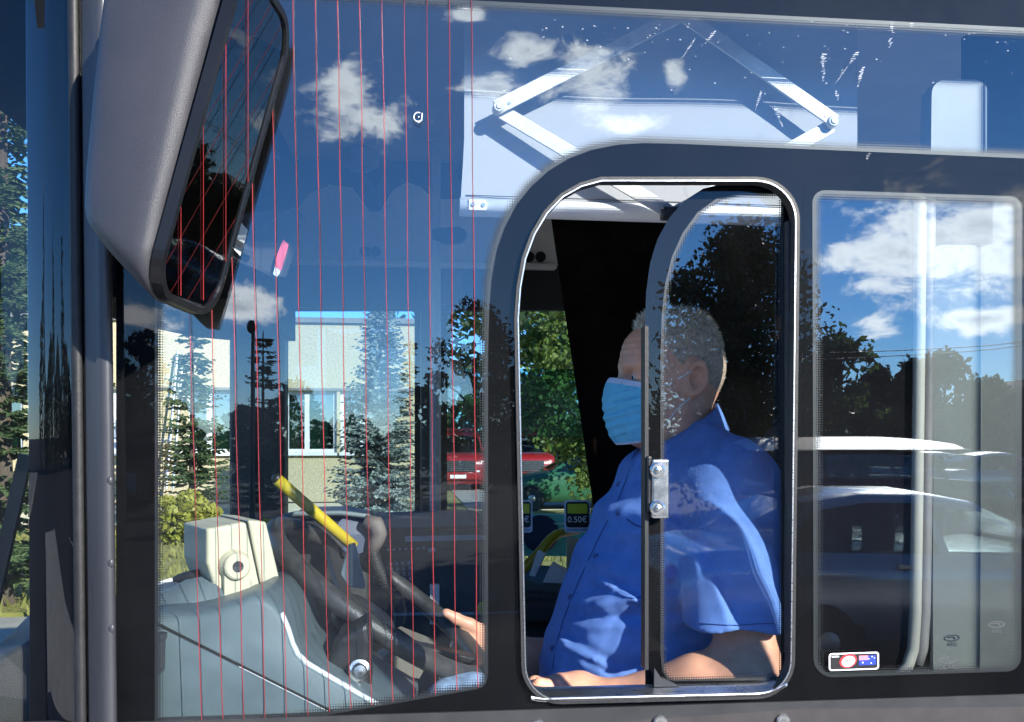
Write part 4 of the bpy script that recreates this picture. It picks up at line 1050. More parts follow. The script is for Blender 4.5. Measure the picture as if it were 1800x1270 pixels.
# arms: near (left) arm bent with the hand by the sill, far (right) arm out to the wheel
SHL = P(1296, 868, 0.235); ELB = P(1322, 1196, 0.112); WRI = P(1068, 1234, 0.205)
SHR = P(1215, 880, 0.64); ELR = P(1010, 1190, 0.66); WRR = P(868, 1135, 0.60)
def left_arm(p):
    d = chain(p, [SHL, SHL.lerp(ELB, 0.55), ELB], [0.062, 0.056, 0.047], 0.02)
    m = ELB.lerp(WRI, 0.35)
    d = smin(d, chain(p, [ELB, m, WRI], [0.046, 0.049, 0.031], 0.02), 0.03)
    # hand resting, knuckles up, fingers curled over towards the sill
    pc = P(985, 1213, 0.215)
    d = smin(d, chain(p, [WRI, P(1020, 1218, 0.225), pc], [0.029, 0.030, 0.026], 0.015), 0.02)
    f = []
    kn = [P(972, 1206, 0.185), P(966, 1203, 0.205), P(966, 1203, 0.225), P(972, 1206, 0.245)]
    md = [P(948, 1202, 0.182), P(940, 1199, 0.203), P(940, 1199, 0.224), P(948, 1202, 0.244)]
    tp_ = [P(930, 1216, 0.184), P(920, 1214, 0.203), P(921, 1214, 0.223), P(932, 1216, 0.242)]
    for k in range(4):
        f.append(chain(p, [pc.lerp(kn[k], .3), kn[k], md[k], tp_[k]], [0.013, 0.0105, 0.0092, 0.0078], 0.004))
    th = chain(p, [P(1010, 1216, 0.20), P(978, 1226, 0.178), P(950, 1232, 0.174), P(928, 1230, 0.176)], [0.016, 0.0125, 0.0105, 0.0085], 0.005)
    hd_ = np.minimum(np.minimum(f[0], f[1]), np.minimum(f[2], f[3]))
    d = smin(d, hd_, 0.008); d = smin(d, th, 0.010)
    return d + 0.0012 * vnoise(p, 60)
def right_arm(p):
    d = chain(p, [SHR, ELR], [0.06, 0.05], 0.02)
    d = smin(d, chain(p, [ELR, ELR.lerp(WRR, .4), WRR], [0.048, 0.047, 0.031], 0.02), 0.03)
    pc = P(838, 1122, 0.585)
    d = smin(d, chain(p, [WRR, pc], [0.028, 0.027], 0.015), 0.018)
    # fingers wrapped round the rim, thumb along it
    for k in range(4):
        y = 0.62 - k * 0.021
        a = P(832 - k * 3, 1128, y); b = P(815 - k * 2, 1118, y); c = P(800, 1136, y); e = P(812, 1158, y)
        d = smin(d, chain(p, [a, b, c, e], [0.0125, 0.0105, 0.0095, 0.0080], 0.004), 0.006)
    th = chain(p, [P(846, 1112, 0.575), P(825, 1098, 0.560), P(802, 1088, 0.552), P(784, 1078, 0.548)], [0.016, 0.0125, 0.0105, 0.0085], 0.005)
    d = smin(d, th, 0.010)
    return d + 0.0010 * vnoise(p, 60)
def bounds(pts, pad):
    a = np.array([list(q) for q in pts]); return a.min(0) - pad, a.max(0) + pad
lo, hi = bounds([SHL, ELB, WRI, P(918, 1190, .17), P(930, 1240, .25)], 0.07); la = snets(left_arm, lo, hi, 0.0036)
lo, hi = bounds([SHR, ELR, WRR, P(780, 1070, .53)], 0.07); ra_ = snets(right_arm, lo, hi, 0.0042)

person = thing('person', 'driver in blue short sleeved shirt and light blue face mask at the wheel', 'person', P(1200, 1330, 0.44))
bv, bf = join([(hv, hf), la, ra_])
link('body', np_mesh('body', bv, bf), M['skin'], person)
for s in (1, -1):
    c = to_world(np.array([[0.0775, 0.033 * s, 0.0075]], np.float32))[0]
    e = part('eye', MB().sphere(Vector(c), 0.0121, 18, 12), M['eye_white'], person, smooth=True)
    ci = Vector(to_world(np.array([[0.0855, 0.0345 * s, 0.0070]], np.float32))[0])
    part('iris', MB().sphere(ci, 0.0052, 12, 8), M['eye_dark'], e, smooth=True)
    bw = MB()
    rb = random.Random(5)
    for k in range(90):
        t = rb.random(); q = np.array([[0.103 - 0.030 * t * t, (0.010 + 0.044 * t) * s, 0.028 + 0.006 * math.sin(t * 3) + rb.uniform(-.004, .003)]], np.float32)
        a = Vector(to_world(q)[0]); dv = (LF * s * 0.008 - FW * 0.004 + UPH * rb.uniform(-.001, .004)); bw.tube([a, a + dv * rb.uniform(.6, 1.2)], [0.0006, 0.0002], 3)
    part('eyebrow', bw, M['hair_short'], person)

# hair: a close cap plus many fine locks
def hair_sdf(p):
    q = p.copy(); q[..., 1] = np.abs(q[..., 1])
    top = np.clip((p[..., 2] - 0.06) / 0.06, 0, 1)
    d = skullcap(p, 0.0) - (0.0022 + 0.0100 * top) + 0.0016 * vnoise(p, 230) * (0.3 + top)
    # hair line: behind this surface
    line = 0.071 - 0.010 * (q[..., 1] / 0.05) ** 2 - 0.55 * np.clip(0.088 - p[..., 2], 0, 1) ** 1.0 * (1 + 0.0 * top)
    d = smax(d, p[..., 0] - line, 0.012)
    low = -0.050 + 0.9 * np.clip(p[..., 0] + 0.035, 0, 1)
    d = smax(d, low - p[..., 2], 0.012)
    ear = np.sqrt(((p[..., 0] + 0.016) / 0.025) ** 2 + ((p[..., 2] - 0.000) / 0.038) ** 2) - 1
    d = smax(d, -ear * 0.02, 0.006)
    return d
v, f = snets(hair_sdf, (-0.15, -0.11, -0.09), (0.12, 0.11, 0.17), 0.003)
hr = link('hair', np_mesh('hair', to_world(v), f), M['hair_short'], person)
lk = MB(); rh = random.Random(11)
Vn = v; cnt = 0
for i in rh.sample(range(len(Vn)), min(len(Vn), 6500)):
    x, y, z = Vn[i]
    top = max(0.0, min(1.0, (z - 0.055) / 0.07))
    nrm = Vector((x + 0.012, y, z - 0.04)).normalized()
    ln = 0.0022 + 0.013 * top * top
    flow = Vector((-0.55, 0.25 * (1 if y > 0 else -1), 0.25)) if z > 0.05 else Vector((-0.5, 0, -0.6))
    dv = (nrm * 0.40 + flow * 1.1 + Vector((rh.uniform(-.4, .4), rh.uniform(-.4, .4), rh.uniform(-.3, .3)))).normalized() * ln * rh.uniform(0.5, 1.2)
    if top < 0.12 and rh.random() < 0.8: continue
    if x > 0.03 and z > 0.09: dv += Vector((0.006, 0, 0.006))
    a = Vector((x, y, z)); b = a + dv * 0.5 + nrm * 0.001; c = a + dv - Vector((0, 0, 0.003 * top))
    sdv = dv.cross(nrm); sdv = (sdv.normalized() if sdv.length > 1e-6 else Vector((0, 1, 0))) * 0.0007
    pts = to_world(np.array([a - sdv, a + sdv, b + sdv * .8, b - sdv * .8, c], np.float32))
    lk.add([Vector(q) for q in pts], [(0, 1, 2, 3), (3, 2, 4)])
o = part('hair_strands', lk, M['hair_grey'], hr); o['kind'] = 'stuff'

# surgical mask
def mask_sdf(p):
    q = p.copy(); q[..., 1] = np.abs(q[..., 1])
    hull = ell(q, (0.058, 0, -0.050), (0.074, 0.070, 0.090))
    hull = smin(hull, ell(q, (0.098, 0, -0.030), (0.034, 0.022, 0.045)), 0.03)
    hull = smin(hull, ell(q, (0.075, 0, -0.085), (0.044, 0.036, 0.034)), 0.03)
    zz = p[..., 2] + 0.30 * (p[..., 0] - 0.09)
    pl_ = 0.0022 * (np.abs(((zz + 0.10) / 0.0185) % 1.0 - 0.5) * 4 - 1) * np.clip(1 - np.abs(zz + 0.052) / 0.055, 0, 1)
    d = hull + pl_ + 0.0009 * vnoise(p, 150)
    d = np.abs(d + 0.001) - 0.0013
    top = 0.0075 - 0.27 * (0.118 - p[..., 0]) * 1.0
    d = np.maximum(d, p[..., 2] - top)
    d = np.maximum(d, -0.118 - 0.30 * (0.10 - p[..., 0]) * -0.35 - p[..., 2])
    edge = 0.0435 + 0.018 * np.exp(-((p[..., 2] + 0.055) / 0.022) ** 2) * 0.55
    d = np.maximum(d, edge - p[..., 0])
    return d
v, f = snets(mask_sdf, (0.02, -0.085, -0.15), (0.15, 0.085, 0.03), 0.0017)
ctr = v[f].mean(1); topq = 0.0075 - 0.27 * (0.118 - ctr[:, 0])
me = np_mesh('face_mask', to_world(v), f); me.materials.append(M['mask_blue']); me.materials.append(M['mask_white'])
band = ((topq - ctr[:, 2]) < 0.0115) | (ctr[:, 2] < (-0.1135 + 0.105 * (0.10 - ctr[:, 0])))
me.polygons.foreach_set('material_index', band.astype(np.int32)); me.update()
mk = link('face_mask', me, None, person); mk['label'] = 'pleated light blue face mask with a pale top band'
for s in (1, -1):
    for A_, B_, C_ in (((0.046, 0.070, -0.014), (0.018, 0.0735, -0.001), (-0.010, 0.0855, 0.014)), ((0.046, 0.064, -0.094), (0.018, 0.0725, -0.056), (-0.006, 0.081, -0.034))):
        pts = to_world(np.array([[a, b * s, c] for a, b, c in (A_, B_, C_)], np.float32))
        part('ear_loop', MB().tube([Vector(q) for q in pts], 0.0013, 6), M['paper'], mk, smooth=True)

# shirt
ZP = [735, 770, 800, 830, 860, 920, 990, 1060, 1110, 1165, 1205, 1260, 1330]
UF = [1190, 1150, 1118, 1096, 1078, 1046, 1014, 986, 969, 954, 955, 968, 985]
UB = [1230, 1270, 1310, 1345, 1368, 1385, 1392, 1396, 1398, 1398, 1396, 1392, 1390]
HW = [0.06, 0.10, 0.155, 0.185, 0.200, 0.212, 0.215, 0.218, 0.222, 0.222, 0.218, 0.21, 0.205]
TZ = np.array([P(1200, v, 0.43).z for v in ZP])[::-1]; TF = np.array([P(u, 800, 0.43).x for u in UF])[::-1]; TB = np.array([P(u, 800, 0.43).x for u in UB])[::-1]; TW = np.array(HW)[::-1]
CREASES = [(1000, 1088, 1130, 1040, .0055, .010), (1012, 1118, 1126, 1092, .0050, .009), (985, 1140, 1085, 1178, .0055, .010), (1025, 1172, 1085, 1198, .004, .007), (1070, 1030, 1135, 1058, .0055, .008),
           (1055, 965, 1130, 928, .004, .010), (1040, 1012, 1095, 985, .0045, .008), (1163, 1010, 1235, 995, .0055, .008), (1163, 1045, 1240, 1034, .005, .008), (1163, 1085, 1245, 1080, .005, .008),
           (1160, 900, 1215, 940, .004, .010), (1000, 1160, 1010, 1100, .004, .008), (1120, 870, 1165, 850, .004, .009)]
def shirt_sdf(p):
    z = p[..., 2]; xf = np.interp(z, TZ, TF); xb = np.interp(z, TZ, TB); w = np.interp(z, TZ, TW)
    cx = (xf + xb) / 2; rx = (xb - xf) / 2
    k = (np.abs((p[..., 0] - cx) / rx) ** 2.4 + np.abs((p[..., 1] - 0.44) / w) ** 2.4) ** (1 / 2.4)
    d = (k - 1) * np.minimum(rx, w) * 0.85
    d = np.maximum(d, z - P(1200, 742, .43).z)
    # shoulders and sleeves
    nk = P(1240, 800, 0.44)
    d = smin(d, cap(p, P(1235, 808, 0.40), P(1288, 852, 0.250), 0.062, 0.070), 0.05)
    d = smin(d, cap(p, P(1235, 808, 0.48), P(1240, 852, 0.63), 0.062, 0.070), 0.05)
    hem = P(1300, 1117, 0.178)
    sl_ = chain(p, [P(1292, 860, 0.238), P(1297, 980, 0.192), P(1303, 1150, 0.128)], [0.074, 0.080, 0.083], 0.03)
    sl_ = smax(sl_, P(1300, 1117, 0.052).z - z + 0.02 * (p[..., 1] - 0.052), 0.002)
    sr_ = chain(p, [P(1240, 860, 0.63), P(1150, 1010, 0.66), P(1110, 1060, .665)], [0.074, 0.08, 0.082], 0.03)
    # folds: pulled from the armpit over the belly, and along the sleeve
    x = p[..., 0]; xx = (x - TF.min()); zz = z - 1.40
    g = zz * 1.0 - xx * 0.42
    wgt = np.clip(1.0 - np.abs(g - 0.05) / 0.22, 0, 1)
    fold = 0.0085 * np.clip((x - xf) / 0.12, 0.12, 1) * wgt * np.sin(g * 74 + 2.6 * np.sin(xx * 9 + 0.6) + 1.2 * np.sin(zz * 13)) * (0.45 + 0.55 * np.sin(xx * 13 + 1.3))
    g2 = zz + xx * 0.9
    fold2 = 0.0042 * np.sin(g2 * 58 + 2 * np.sin(xx * 17)) * np.clip((zz - 0.12) / 0.15, 0, 1)
    gentle = 0.0034 * vnoise(p, 21, 0.4) + 0.0022 * vnoise(p, 52, 1.7) + 0.0013 * vnoise(p, 115, .3)
    d = d + fold + fold2 + gentle
    near = np.clip((0.42 - p[..., 1]) / 0.08, 0, 1)
    for (ua, va, ub, vb, am, wd) in CREASES:
        A_ = P(ua, va, 0.25); B_ = P(ub, vb, 0.25); ex0, ez0 = B_.x - A_.x, B_.z - A_.z; ll = math.hypot(ex0, ez0)
        px_, pz_ = x - A_.x, z - A_.z; t_ = (px_ * ex0 + pz_ * ez0) / (ll * ll); s_ = (px_ * ez0 - pz_ * ex0) / ll / wd
        bow = 0.35 * np.sin(np.clip(t_, 0, 1) * 3.1)
        s_ = s_ + bow
        d = d - am * near * s_ * 2.3 * np.exp(-s_ * s_) * np.exp(-np.clip(np.abs(t_ - 0.5) - 0.32, 0, 9) ** 2 * 30)
    gs_ = (x - P(1300, 1000, .18).x) * 0.8 + zz * 0.35
    sl_ = sl_ + 0.0042 * np.sin(gs_ * 70 + 1.4 * np.sin(zz * 22)) + 0.003 * vnoise(p, 32, 2.2)
    for (ua, va, ub, vb, am, wd) in ((1218, 905, 1232, 1010, .005, .010), (1236, 960, 1262, 1090, .0045, .009), (1290, 905, 1345, 1060, .0045, .011), (1320, 1000, 1350, 1100, .004, .008), (1255, 880, 1300, 930, .004, .010)):
        A_ = P(ua, va, 0.14); B_ = P(ub, vb, 0.14); ex0, ez0 = B_.x - A_.x, B_.z - A_.z; ll = math.hypot(ex0, ez0)
        px_, pz_ = x - A_.x, z - A_.z; t_ = (px_ * ex0 + pz_ * ez0) / (ll * ll); s_ = (px_ * ez0 - pz_ * ex0) / ll / wd + 0.3 * np.sin(np.clip(t_, 0, 1) * 3.1)
        sl_ = sl_ - am * s_ * 2.3 * np.exp(-s_ * s_) * np.exp(-np.clip(np.abs(t_ - 0.5) - 0.32, 0, 9) ** 2 * 30)
    d = smin(d, sl_, 0.028); d = smin(d, sr_, 0.03)
    # hollow sleeve mouth
    bore = cap(p, P(1303, 1102, 0.138), P(1303, 1220, 0.118), 0.060, 0.066)
    d = smax(d, -bore, 0.003)
    d = smax(d, P(1200, 1330, .43).z - z, 0.004)
    # placket ridge down the front and pocket edge
    return d
lo = (TF.min() - 0.04, 0.05, P(1200, 1332, .43).z); hi = (TB.max() + 0.08, 0.82, P(1200, 728, .43).z)
v, f = snets(shirt_sdf, lo, hi, 0.0052)
def relax(v, f, it=2, lam=0.5):
    e = np.concatenate([f[:, [0, 1]], f[:, [1, 2]], f[:, [2, 3]], f[:, [3, 0]]]); e = np.concatenate([e, e[:, ::-1]])
    for _ in range(it):
        s = np.zeros_like(v); c = np.zeros(len(v)); np.add.at(s, e[:, 0], v[e[:, 1]]); np.add.at(c, e[:, 0], 1)
        v = v * (1 - lam) + lam * s / np.maximum(c, 1)[:, None]
    return v
v = relax(v, f, 1)
shirt = link('shirt', np_mesh('shirt', v, f), M['shirt_blue'], person)
# silhouette-following details are laid on the shirt by casting onto its own field
from mathutils.bvhtree import BVHTree
shirt_bvh = BVHTree.FromPolygons(v.tolist(), f.tolist())
def on_shirt(u, vv, lift=0.0012):
    """first point of the shirt along the line of sight through the pixel"""
    dirv = ray(u, vv).normalized(); q = shirt_bvh.ray_cast(Vector((0, -CAM_D, CAM_H)), dirv)[0]
    return None if q is None else q - dirv * lift
# placket seam and buttons
pk = [(1108, 822), (1098, 850), (1086, 880), (1068, 915), (1050, 950), (1034, 985), (1018, 1020), (1003, 1055), (990, 1090), (980, 1125), (974, 1155), (970, 1180)]
pts = [q for q in (on_shirt(u, v_) for u, v_ in pk) if q is not None]
if len(pts) > 3: part('placket_seam', MB().tube(pts, 0.0009, 5), M['button_blue'], shirt)
for (u, v_) in ((1088, 852), (1087, 902), (1047, 978), (1003, 1050), (972, 1140)):
    q = on_shirt(u, v_)
    if q is None: continue
    nrm = (Vector((0, -CAM_D, CAM_H)) - q).normalized() * 0.7 + Vector((-0.7, 0, 0))
    part('button', MB().lathe(q, nrm, [(-0.001, 0.0052), (0.0015, 0.0052), (0.0022, 0.0042), (0.0015, 0.003), (0.0015, 0)], 14), M['button_blue'], shirt)
def seam(name, pts, r=0.0008, m='button_blue'):
    q = [x for x in (on_shirt(u, v_) for u, v_ in pts) if x is not None]
    if len(q) > 2: part(name, MB().tube(q, r, 5), M[m], shirt)
seam('pocket_edge', [(1102, 913), (1112, 921), (1122, 925), (1132, 928)], 0.0012)
seam('pocket_edge', [(1083, 1040), (1090, 1046), (1100, 1050), (1112, 1052), (1130, 1050)], 0.0011)
seam('hem_stitch', [(u, 1098 + 1.5 * math.sin(u * .05)) for u in range(1228, 1372, 12)], 0.0007)
# collar
cv = []
na = Vector(to_world(np.array([[-0.008, 0, -0.128]], np.float32))[0])
rows = []
for (r0, dz, k) in ((0.070, -0.030, 0), (0.066, 0.004, 0), (0.0645, 0.018, 0), (0.068, 0.022, 1), (0.076, 0.004, 1), (0.087, -0.022, 1)):
    row = []
    for t in np.linspace(R(12), R(348), 48):
        c, s = math.cos(t), math.sin(t)          # t = 0 is the front
        back = (1 - c) / 2
        x = -c * r0 * (1.0 + 0.16 * (1 - back)) ; y = -s * r0 * 0.98
        z = dz + 0.058 * back - 0.030 * (1 - back)
        if k == 1 and dz < 0.0: z -= 0.022 * (1 - back) ** 2
        row.append(na + Vector((x, y, z)))
    rows.append(row)
part('collar', MB().loft(rows, close=False), M['shirt_blue'], shirt, smooth=True, solid=0.0022)

# trousers on the seat
def trouser_sdf(p):
    d = chain(p, [P(1230, 1320, 0.33), P(950, 1300, 0.30), P(815, 1262, 0.25)], [0.095, 0.086, 0.062], 0.03)
    d = smin(d, chain(p, [P(1230, 1320, 0.56), P(960, 1300, 0.62), P(820, 1250, 0.66)], [0.095, 0.085, 0.068], 0.03), 0.02)
    d = smin(d, chain(p, [P(815, 1262, 0.25), P(740, 1590, 0.25)], [0.062, 0.05], 0.03), 0.03)
    return d + 0.003 * np.sin(p[..., 0] * 95 + 2 * np.sin(p[..., 2] * 20)) + 0.002 * vnoise(p, 50)
lo, hi = bounds([P(1230, 1330, 0.33), P(800, 1230, 0.25), P(1230, 1300, .62), P(740, 1540, .25)], 0.10)
v, f = snets(trouser_sdf, lo, hi, 0.008)
link('trousers', np_mesh('trousers', v, f), M['denim'], person)

# ------------------------------------------------------------------ outside, beyond the far side
def leaf_card(mb, c, size, rnd, long=1.6, droop=0.0, axis=None):
    a = Vector((rnd.gauss(0, 1), rnd.gauss(0, 1), rnd.gauss(0, 1))) if axis is None else axis
    if a.length < 1e-3: a = Vector((1, 0, 0))
    a.normalize(); b = a.cross(Vector((rnd.gauss(0, 1), rnd.gauss(0, 1), rnd.gauss(0, 1)))).normalized()
    a *= size * long * 0.5; b *= size * 0.5
    mb.add([c - a, c + b * 0.9 - a * 0.1, c + a, c - b * 0.9 - a * 0.1], [(0, 1, 2, 3)])


def broad_tree(name, label, base, h, w, mt, seed, n=4200, leaf=0.16, trunk_h=0.22, group=None, clumps=38, narrow=1.0, loose=0.30):
    rnd = random.Random(seed); base = Vector(base)
    t = thing(name, label, 'tree', base, group)
    tr = MB(); tr.tube([base, base + Vector((.05, 0, h * .3)), base + Vector((-.05, .05, h * .6)), base + Vector((0, 0, h * .9))], [h * .028, h * .022, h * .014, h * .004], 8)
    cen = []
    for k in range(clumps):
        z = trunk_h + (1 - trunk_h) * (k + rnd.random()) / clumps
        s = (z - trunk_h) / (1 - trunk_h); prof = math.sin(math.pi * min(1, 0.14 + s * 0.84)) ** 0.75
        a = rnd.uniform(0, 6.28); r = w / 2 * prof * math.sqrt(rnd.uniform(0.1, 1)) * narrow
        c = base + Vector((math.cos(a) * r, math.sin(a) * r, z * h * 0.97)); cen.append((c, w * rnd.uniform(0.10, 0.19)))
        st = base + Vector((0, 0, max(trunk_h * .7, z - .18) * h)); tr.tube([st, st.lerp(c, .5) + Vector((0, 0, h * .02)), c], [h * .008, h * .005, h * .002], 5)
    part('trunk', tr, M['bark'], t)
    cr = MB(); per = n // clumps
    for c, r in cen:
        for i in range(per):
            q = Vector((rnd.gauss(0, 1), rnd.gauss(0, 1), rnd.gauss(0, .8))); q = q.normalized() * (r * rnd.random() ** 0.45) * (1 + loose * rnd.random())
            leaf_card(cr, c + q, leaf * rnd.uniform(.6, 1.3), rnd)
    part('crown', cr, mt, t)
    return t


def spruce(name, label, base, h, w, mt, seed, tiers=20, per=11, spray=0.16, group=None, start=0.04):
    rnd = random.Random(seed); base = Vector(base); t = thing(name, label, 'tree', base, group)
    part('trunk', MB().tube([base, base + Vector((0, 0, h))], [h * .018, h * .003], 8), M['bark'], t)
    cr = MB()
    for k in range(tiers):
        s = start + (1 - start) * (k / tiers) ** 0.92; z = h * s + rnd.uniform(-.12, .12); L_ = rnd.uniform(.8, 1.15) * w / 2 * (1 - s) ** 0.85 * 1.05 + 0.10
        for j in range(max(5, int(per * (1 - s * 0.5)))):
            a = rnd.uniform(0, 6.28); l = L_ * rnd.uniform(.65, 1.12); dr = rnd.uniform(.15, .42)
            d = Vector((math.cos(a), math.sin(a), 0)); b0 = base + Vector((0, 0, z + rnd.uniform(-.1, .1)))
            m = max(4, int(l / spray * 1.7))
            for i in range(1, m + 1):
                q = i / m; pt = b0 + d * (l * q) + Vector((0, 0, -l * dr * q + 0.30 * l * q * q))
                wd = spray * (1.25 - 0.7 * q)
                for sgn in (-1, 1):
                    sd_ = (Vector((-d.y, d.x, 0)) * sgn * rnd.uniform(.7, 1.0) + d * 0.8 + Vector((0, 0, rnd.uniform(-.45, .15)))).normalized()
                    up = Vector((0, 0, 1)); nn = sd_.cross(up).normalized() * wd * 0.22
                    e = pt + sd_ * wd * rnd.uniform(.8, 1.4)
                    cr.add([pt, pt.lerp(e, .5) + nn + Vector((0, 0, .02)), e, pt.lerp(e, .5) - nn + Vector((0, 0, .01))], [(0, 1, 2, 3)])
                    nn2 = Vector((0, 0, wd * 0.16)); cr.add([pt, pt.lerp(e, .5) + nn2, e, pt.lerp(e, .5) - nn2], [(0, 1, 2, 3)])
    part('crown', cr, mt, t)
    return t


# low pebble-dashed building with a band of windows
YW = 18.0; sW = pxm(YW)
bld = thing('office_building', 'low beige pebble dashed building with white framed windows and flat roof', 'building', (-6, YW, 0))
zt = P(400, 566, YW).z; zw1 = P(0, 684, YW).z; zw0 = P(0, 797, YW).z
xa, xb = P(-500, 700, YW).x, P(760, 700, YW).x
wins = [(330, 415), (500, 592), (598, 690), (160, 250), (60, 150), (-60, 40)]
# wall panels between the openings
def wbox(mb, u0, u1, z0, z1, y0=YW, dep=0.3): 
    x0, x1 = P(u0, 700, YW).x, P(u1, 700, YW).x; return mb.box(((x0 + x1) / 2, y0 + dep / 2, (z0 + z1) / 2), (x1 - x0, dep, z1 - z0))
part('upper_wall', wbox(MB(), -500, 760, zw1, zt), M['pebble_wall'], bld)
part('lower_wall', wbox(MB(), -500, 760, 0.55, zw0), M['pebble_wall'], bld)
part('plinth', wbox(MB(), -500, 758, 0.0, 0.52, YW + 0.06), M['plaster'], bld)
ed = sorted(wins); us = [-500] + [x for w_ in ed for x in w_] + [760]
for i in range(0, len(us), 2): part('wall_pier', wbox(MB(), us[i], us[i + 1], zw0, zw1, YW + 0.005, 0.29), M['pebble_wall'], bld)
part('roof_edge', wbox(MB(), -505, 765, zt, zt + 0.10, YW - 0.08, 8.0), M['roof_edge'], bld)
part('string_course', wbox(MB(), -500, 760, zw1 + 0.0, zw1 + 0.05, YW - 0.03, 0.03), M['roof_edge'], bld)
part('back_wall', wbox(MB(), -500, 760, 0.0, zt, YW + 5.0, 0.2), M['plaster'], bld)
for (u0, u1) in wins:
    x0, x1 = P(u0, 700, YW).x, P(u1, 700, YW).x
    fr_ = MB(); t_ = 0.07
    for (cx_, cz_, sx_, sz_) in (((x0 + x1) / 2, zw1 - t_ / 2, x1 - x0, t_), ((x0 + x1) / 2, zw0 + t_ / 2, x1 - x0, t_), (x0 + t_ / 2, (zw0 + zw1) / 2, t_, zw1 - zw0 - 2 * t_), (x1 - t_ / 2, (zw0 + zw1) / 2, t_, zw1 - zw0 - 2 * t_), (x0 + (x1 - x0) * 0.42, (zw0 + zw1) / 2, t_ * 1.3, zw1 - zw0 - 2 * t_)):
        fr_.box((cx_, YW + 0.14, cz_), (sx_, 0.08, sz_))
    w_ = part('window', fr_, M['frame_white'], bld)
    part('pane', MB().quad((x0, YW + 0.16, zw0), (x1, YW + 0.16, zw0), (x1, YW + 0.16, zw1), (x0, YW + 0.16, zw1)), M['house_glass'], w_)
    part('room_blind', MB().quad((x0, YW + 0.30, zw0), (x1, YW + 0.30, zw0), (x1, YW + 0.30, zw1), (x0, YW + 0.30, zw1)), M['blind_green'], w_)
    part('sill', MB().box(((x0 + x1) / 2, YW - 0.03, zw0 - 0.03), (x1 - x0 + 0.1, 0.14, 0.05)), M['frame_white'], w_)
# ladder leaning by the wall
ld = thing('wall_ladder', 'pale metal ladder leaning on the beige building left of the spruce', 'ladder', P(296, 880, YW - 0.5) * 1)
la0, la1 = P(292, 860, YW - 0.6), P(312, 618, YW - 0.15); lb0, lb1 = P(304, 860, YW - 0.6), P(322, 618, YW - 0.15)
for a, b in ((la0, la1), (lb0, lb1)): part('rail', MB().tube([a, b], 0.022, 6), M['aluminium'], ld)
for k in range(1, 14): part('rung', MB().tube([la0.lerp(la1, k / 14), lb0.lerp(lb1, k / 14)], 0.014, 5), M['aluminium'], ld)

GA = 'spruces in front of the beige building'
spruce('spruce_tree', 'tall blue grey spruce in front of the window beside the yellow rail', P(668, 900, 13.0).xy.to_3d() + Vector((0, 0, .1)), 3.85, 1.6, M['spruce_blue'], 4, 38, 24, 0.12, GA, start=0.10)
spruce('spruce_tree', 'green spruce before the beige wall just below the wing mirror', P(338, 900, 15.0).xy.to_3d() + Vector((0, 0, .1)), 3.9, 1.35, M['spruce_green'], 9, 26, 16, 0.12, GA, start=0.20)
spruce('spruce_tree', 'green spruce seen at the extreme left edge beyond the windscreen corner', P(4, 900, 9.0).xy.to_3d() + Vector((0, 0, .1)), 6.8, 2.3, M['spruce_green'], 15, 40, 18, 0.13, GA)
broad_tree('leafy_tree', 'bright yellow green leafy tree behind the red cars and price cards', P(1052, 800, 17.0).xy.to_3d() + Vector((0, 0, .1)), 5.8, 3.1, M['leaf_light'], 21, 15000, 0.085, 0.16, 'leafy trees beyond the far side', 46)
broad_tree('leafy_tree', 'darker leafy tree filling the gap behind the far door post', P(900, 800, 34.0).xy.to_3d() + Vector((0, 0, .1)), 9.5, 8.5, M['leaf_mid'], 22, 6000, 0.24, 0.14, 'leafy trees beyond the far side', 46)
broad_tree('leafy_tree', 'leafy tree standing far behind the driver curtain', P(1240, 800, 36.0).xy.to_3d() + Vector((0, 0, .1)), 10, 8.5, M['leaf_mid'], 23, 4000, 0.26, 0.14, 'leafy trees beyond the far side', 46)
broad_tree('leafy_tree', 'leafy tree beyond the windscreen at the far left', P(60, 800, 24.0).xy.to_3d() + Vector((0, 0, .1)), 7, 4.5, M['leaf_mid'], 24, 3500, 0.22, 0.14, 'leafy trees beyond the far side', 40)
# yellow shrub at the wall foot
sb_ = thing('shrub', 'yellow green clipped shrub at the foot of the beige wall', 'shrub', P(322, 930, 14.5).xy.to_3d() + Vector((0, 0, .1)))
c0 = WL[sb_.name]; cr = MB(); rs_ = random.Random(2)
for i in range(2600):
    q = Vector((rs_.gauss(0, 1), rs_.gauss(0, 1), rs_.gauss(0, 1))).normalized() * rs_.random() ** .35
    leaf_card(cr, c0 + Vector((q.x * 0.62, q.y * 0.45, 0.42 + q.z * 0.42)) + Vector((0, 0, .05 * math.sin(q.x * 7))), 0.07 * rs_.uniform(.6, 1.3), rs_)
part('foliage', cr, M['leaf_yellow'], sb_)
st_ = MB()
for k in range(7): st_.tube([c0, c0 + Vector((rs_.uniform(-.4, .4), rs_.uniform(-.3, .3), 0.6))], [.012, .005], 5)
part('stems', st_, M['bark'], sb_)


# ---- vehicles
def wheel_parts(par, c, r, w, ax=Vector((0, 1, 0))):
    t = part('wheel', MB().lathe(Vector(c) - ax * w / 2, ax, [(0, r * .62), (0.01, r * .95), (w * .2, r), (w * .8, r), (w - .01, r * .95), (w, r * .62)], 22), M['tyre'], par, smooth=True, local=True)
    for s in (-1, 1):
        part('rim', MB().lathe(Vector(c) + ax * s * w * .38, ax * s, [(0, r * .64), (0.02, r * .62), (0.01, r * .5), (.03, r * .18), (.035, 0)], 18), M['rim'], t, local=True)
    return t


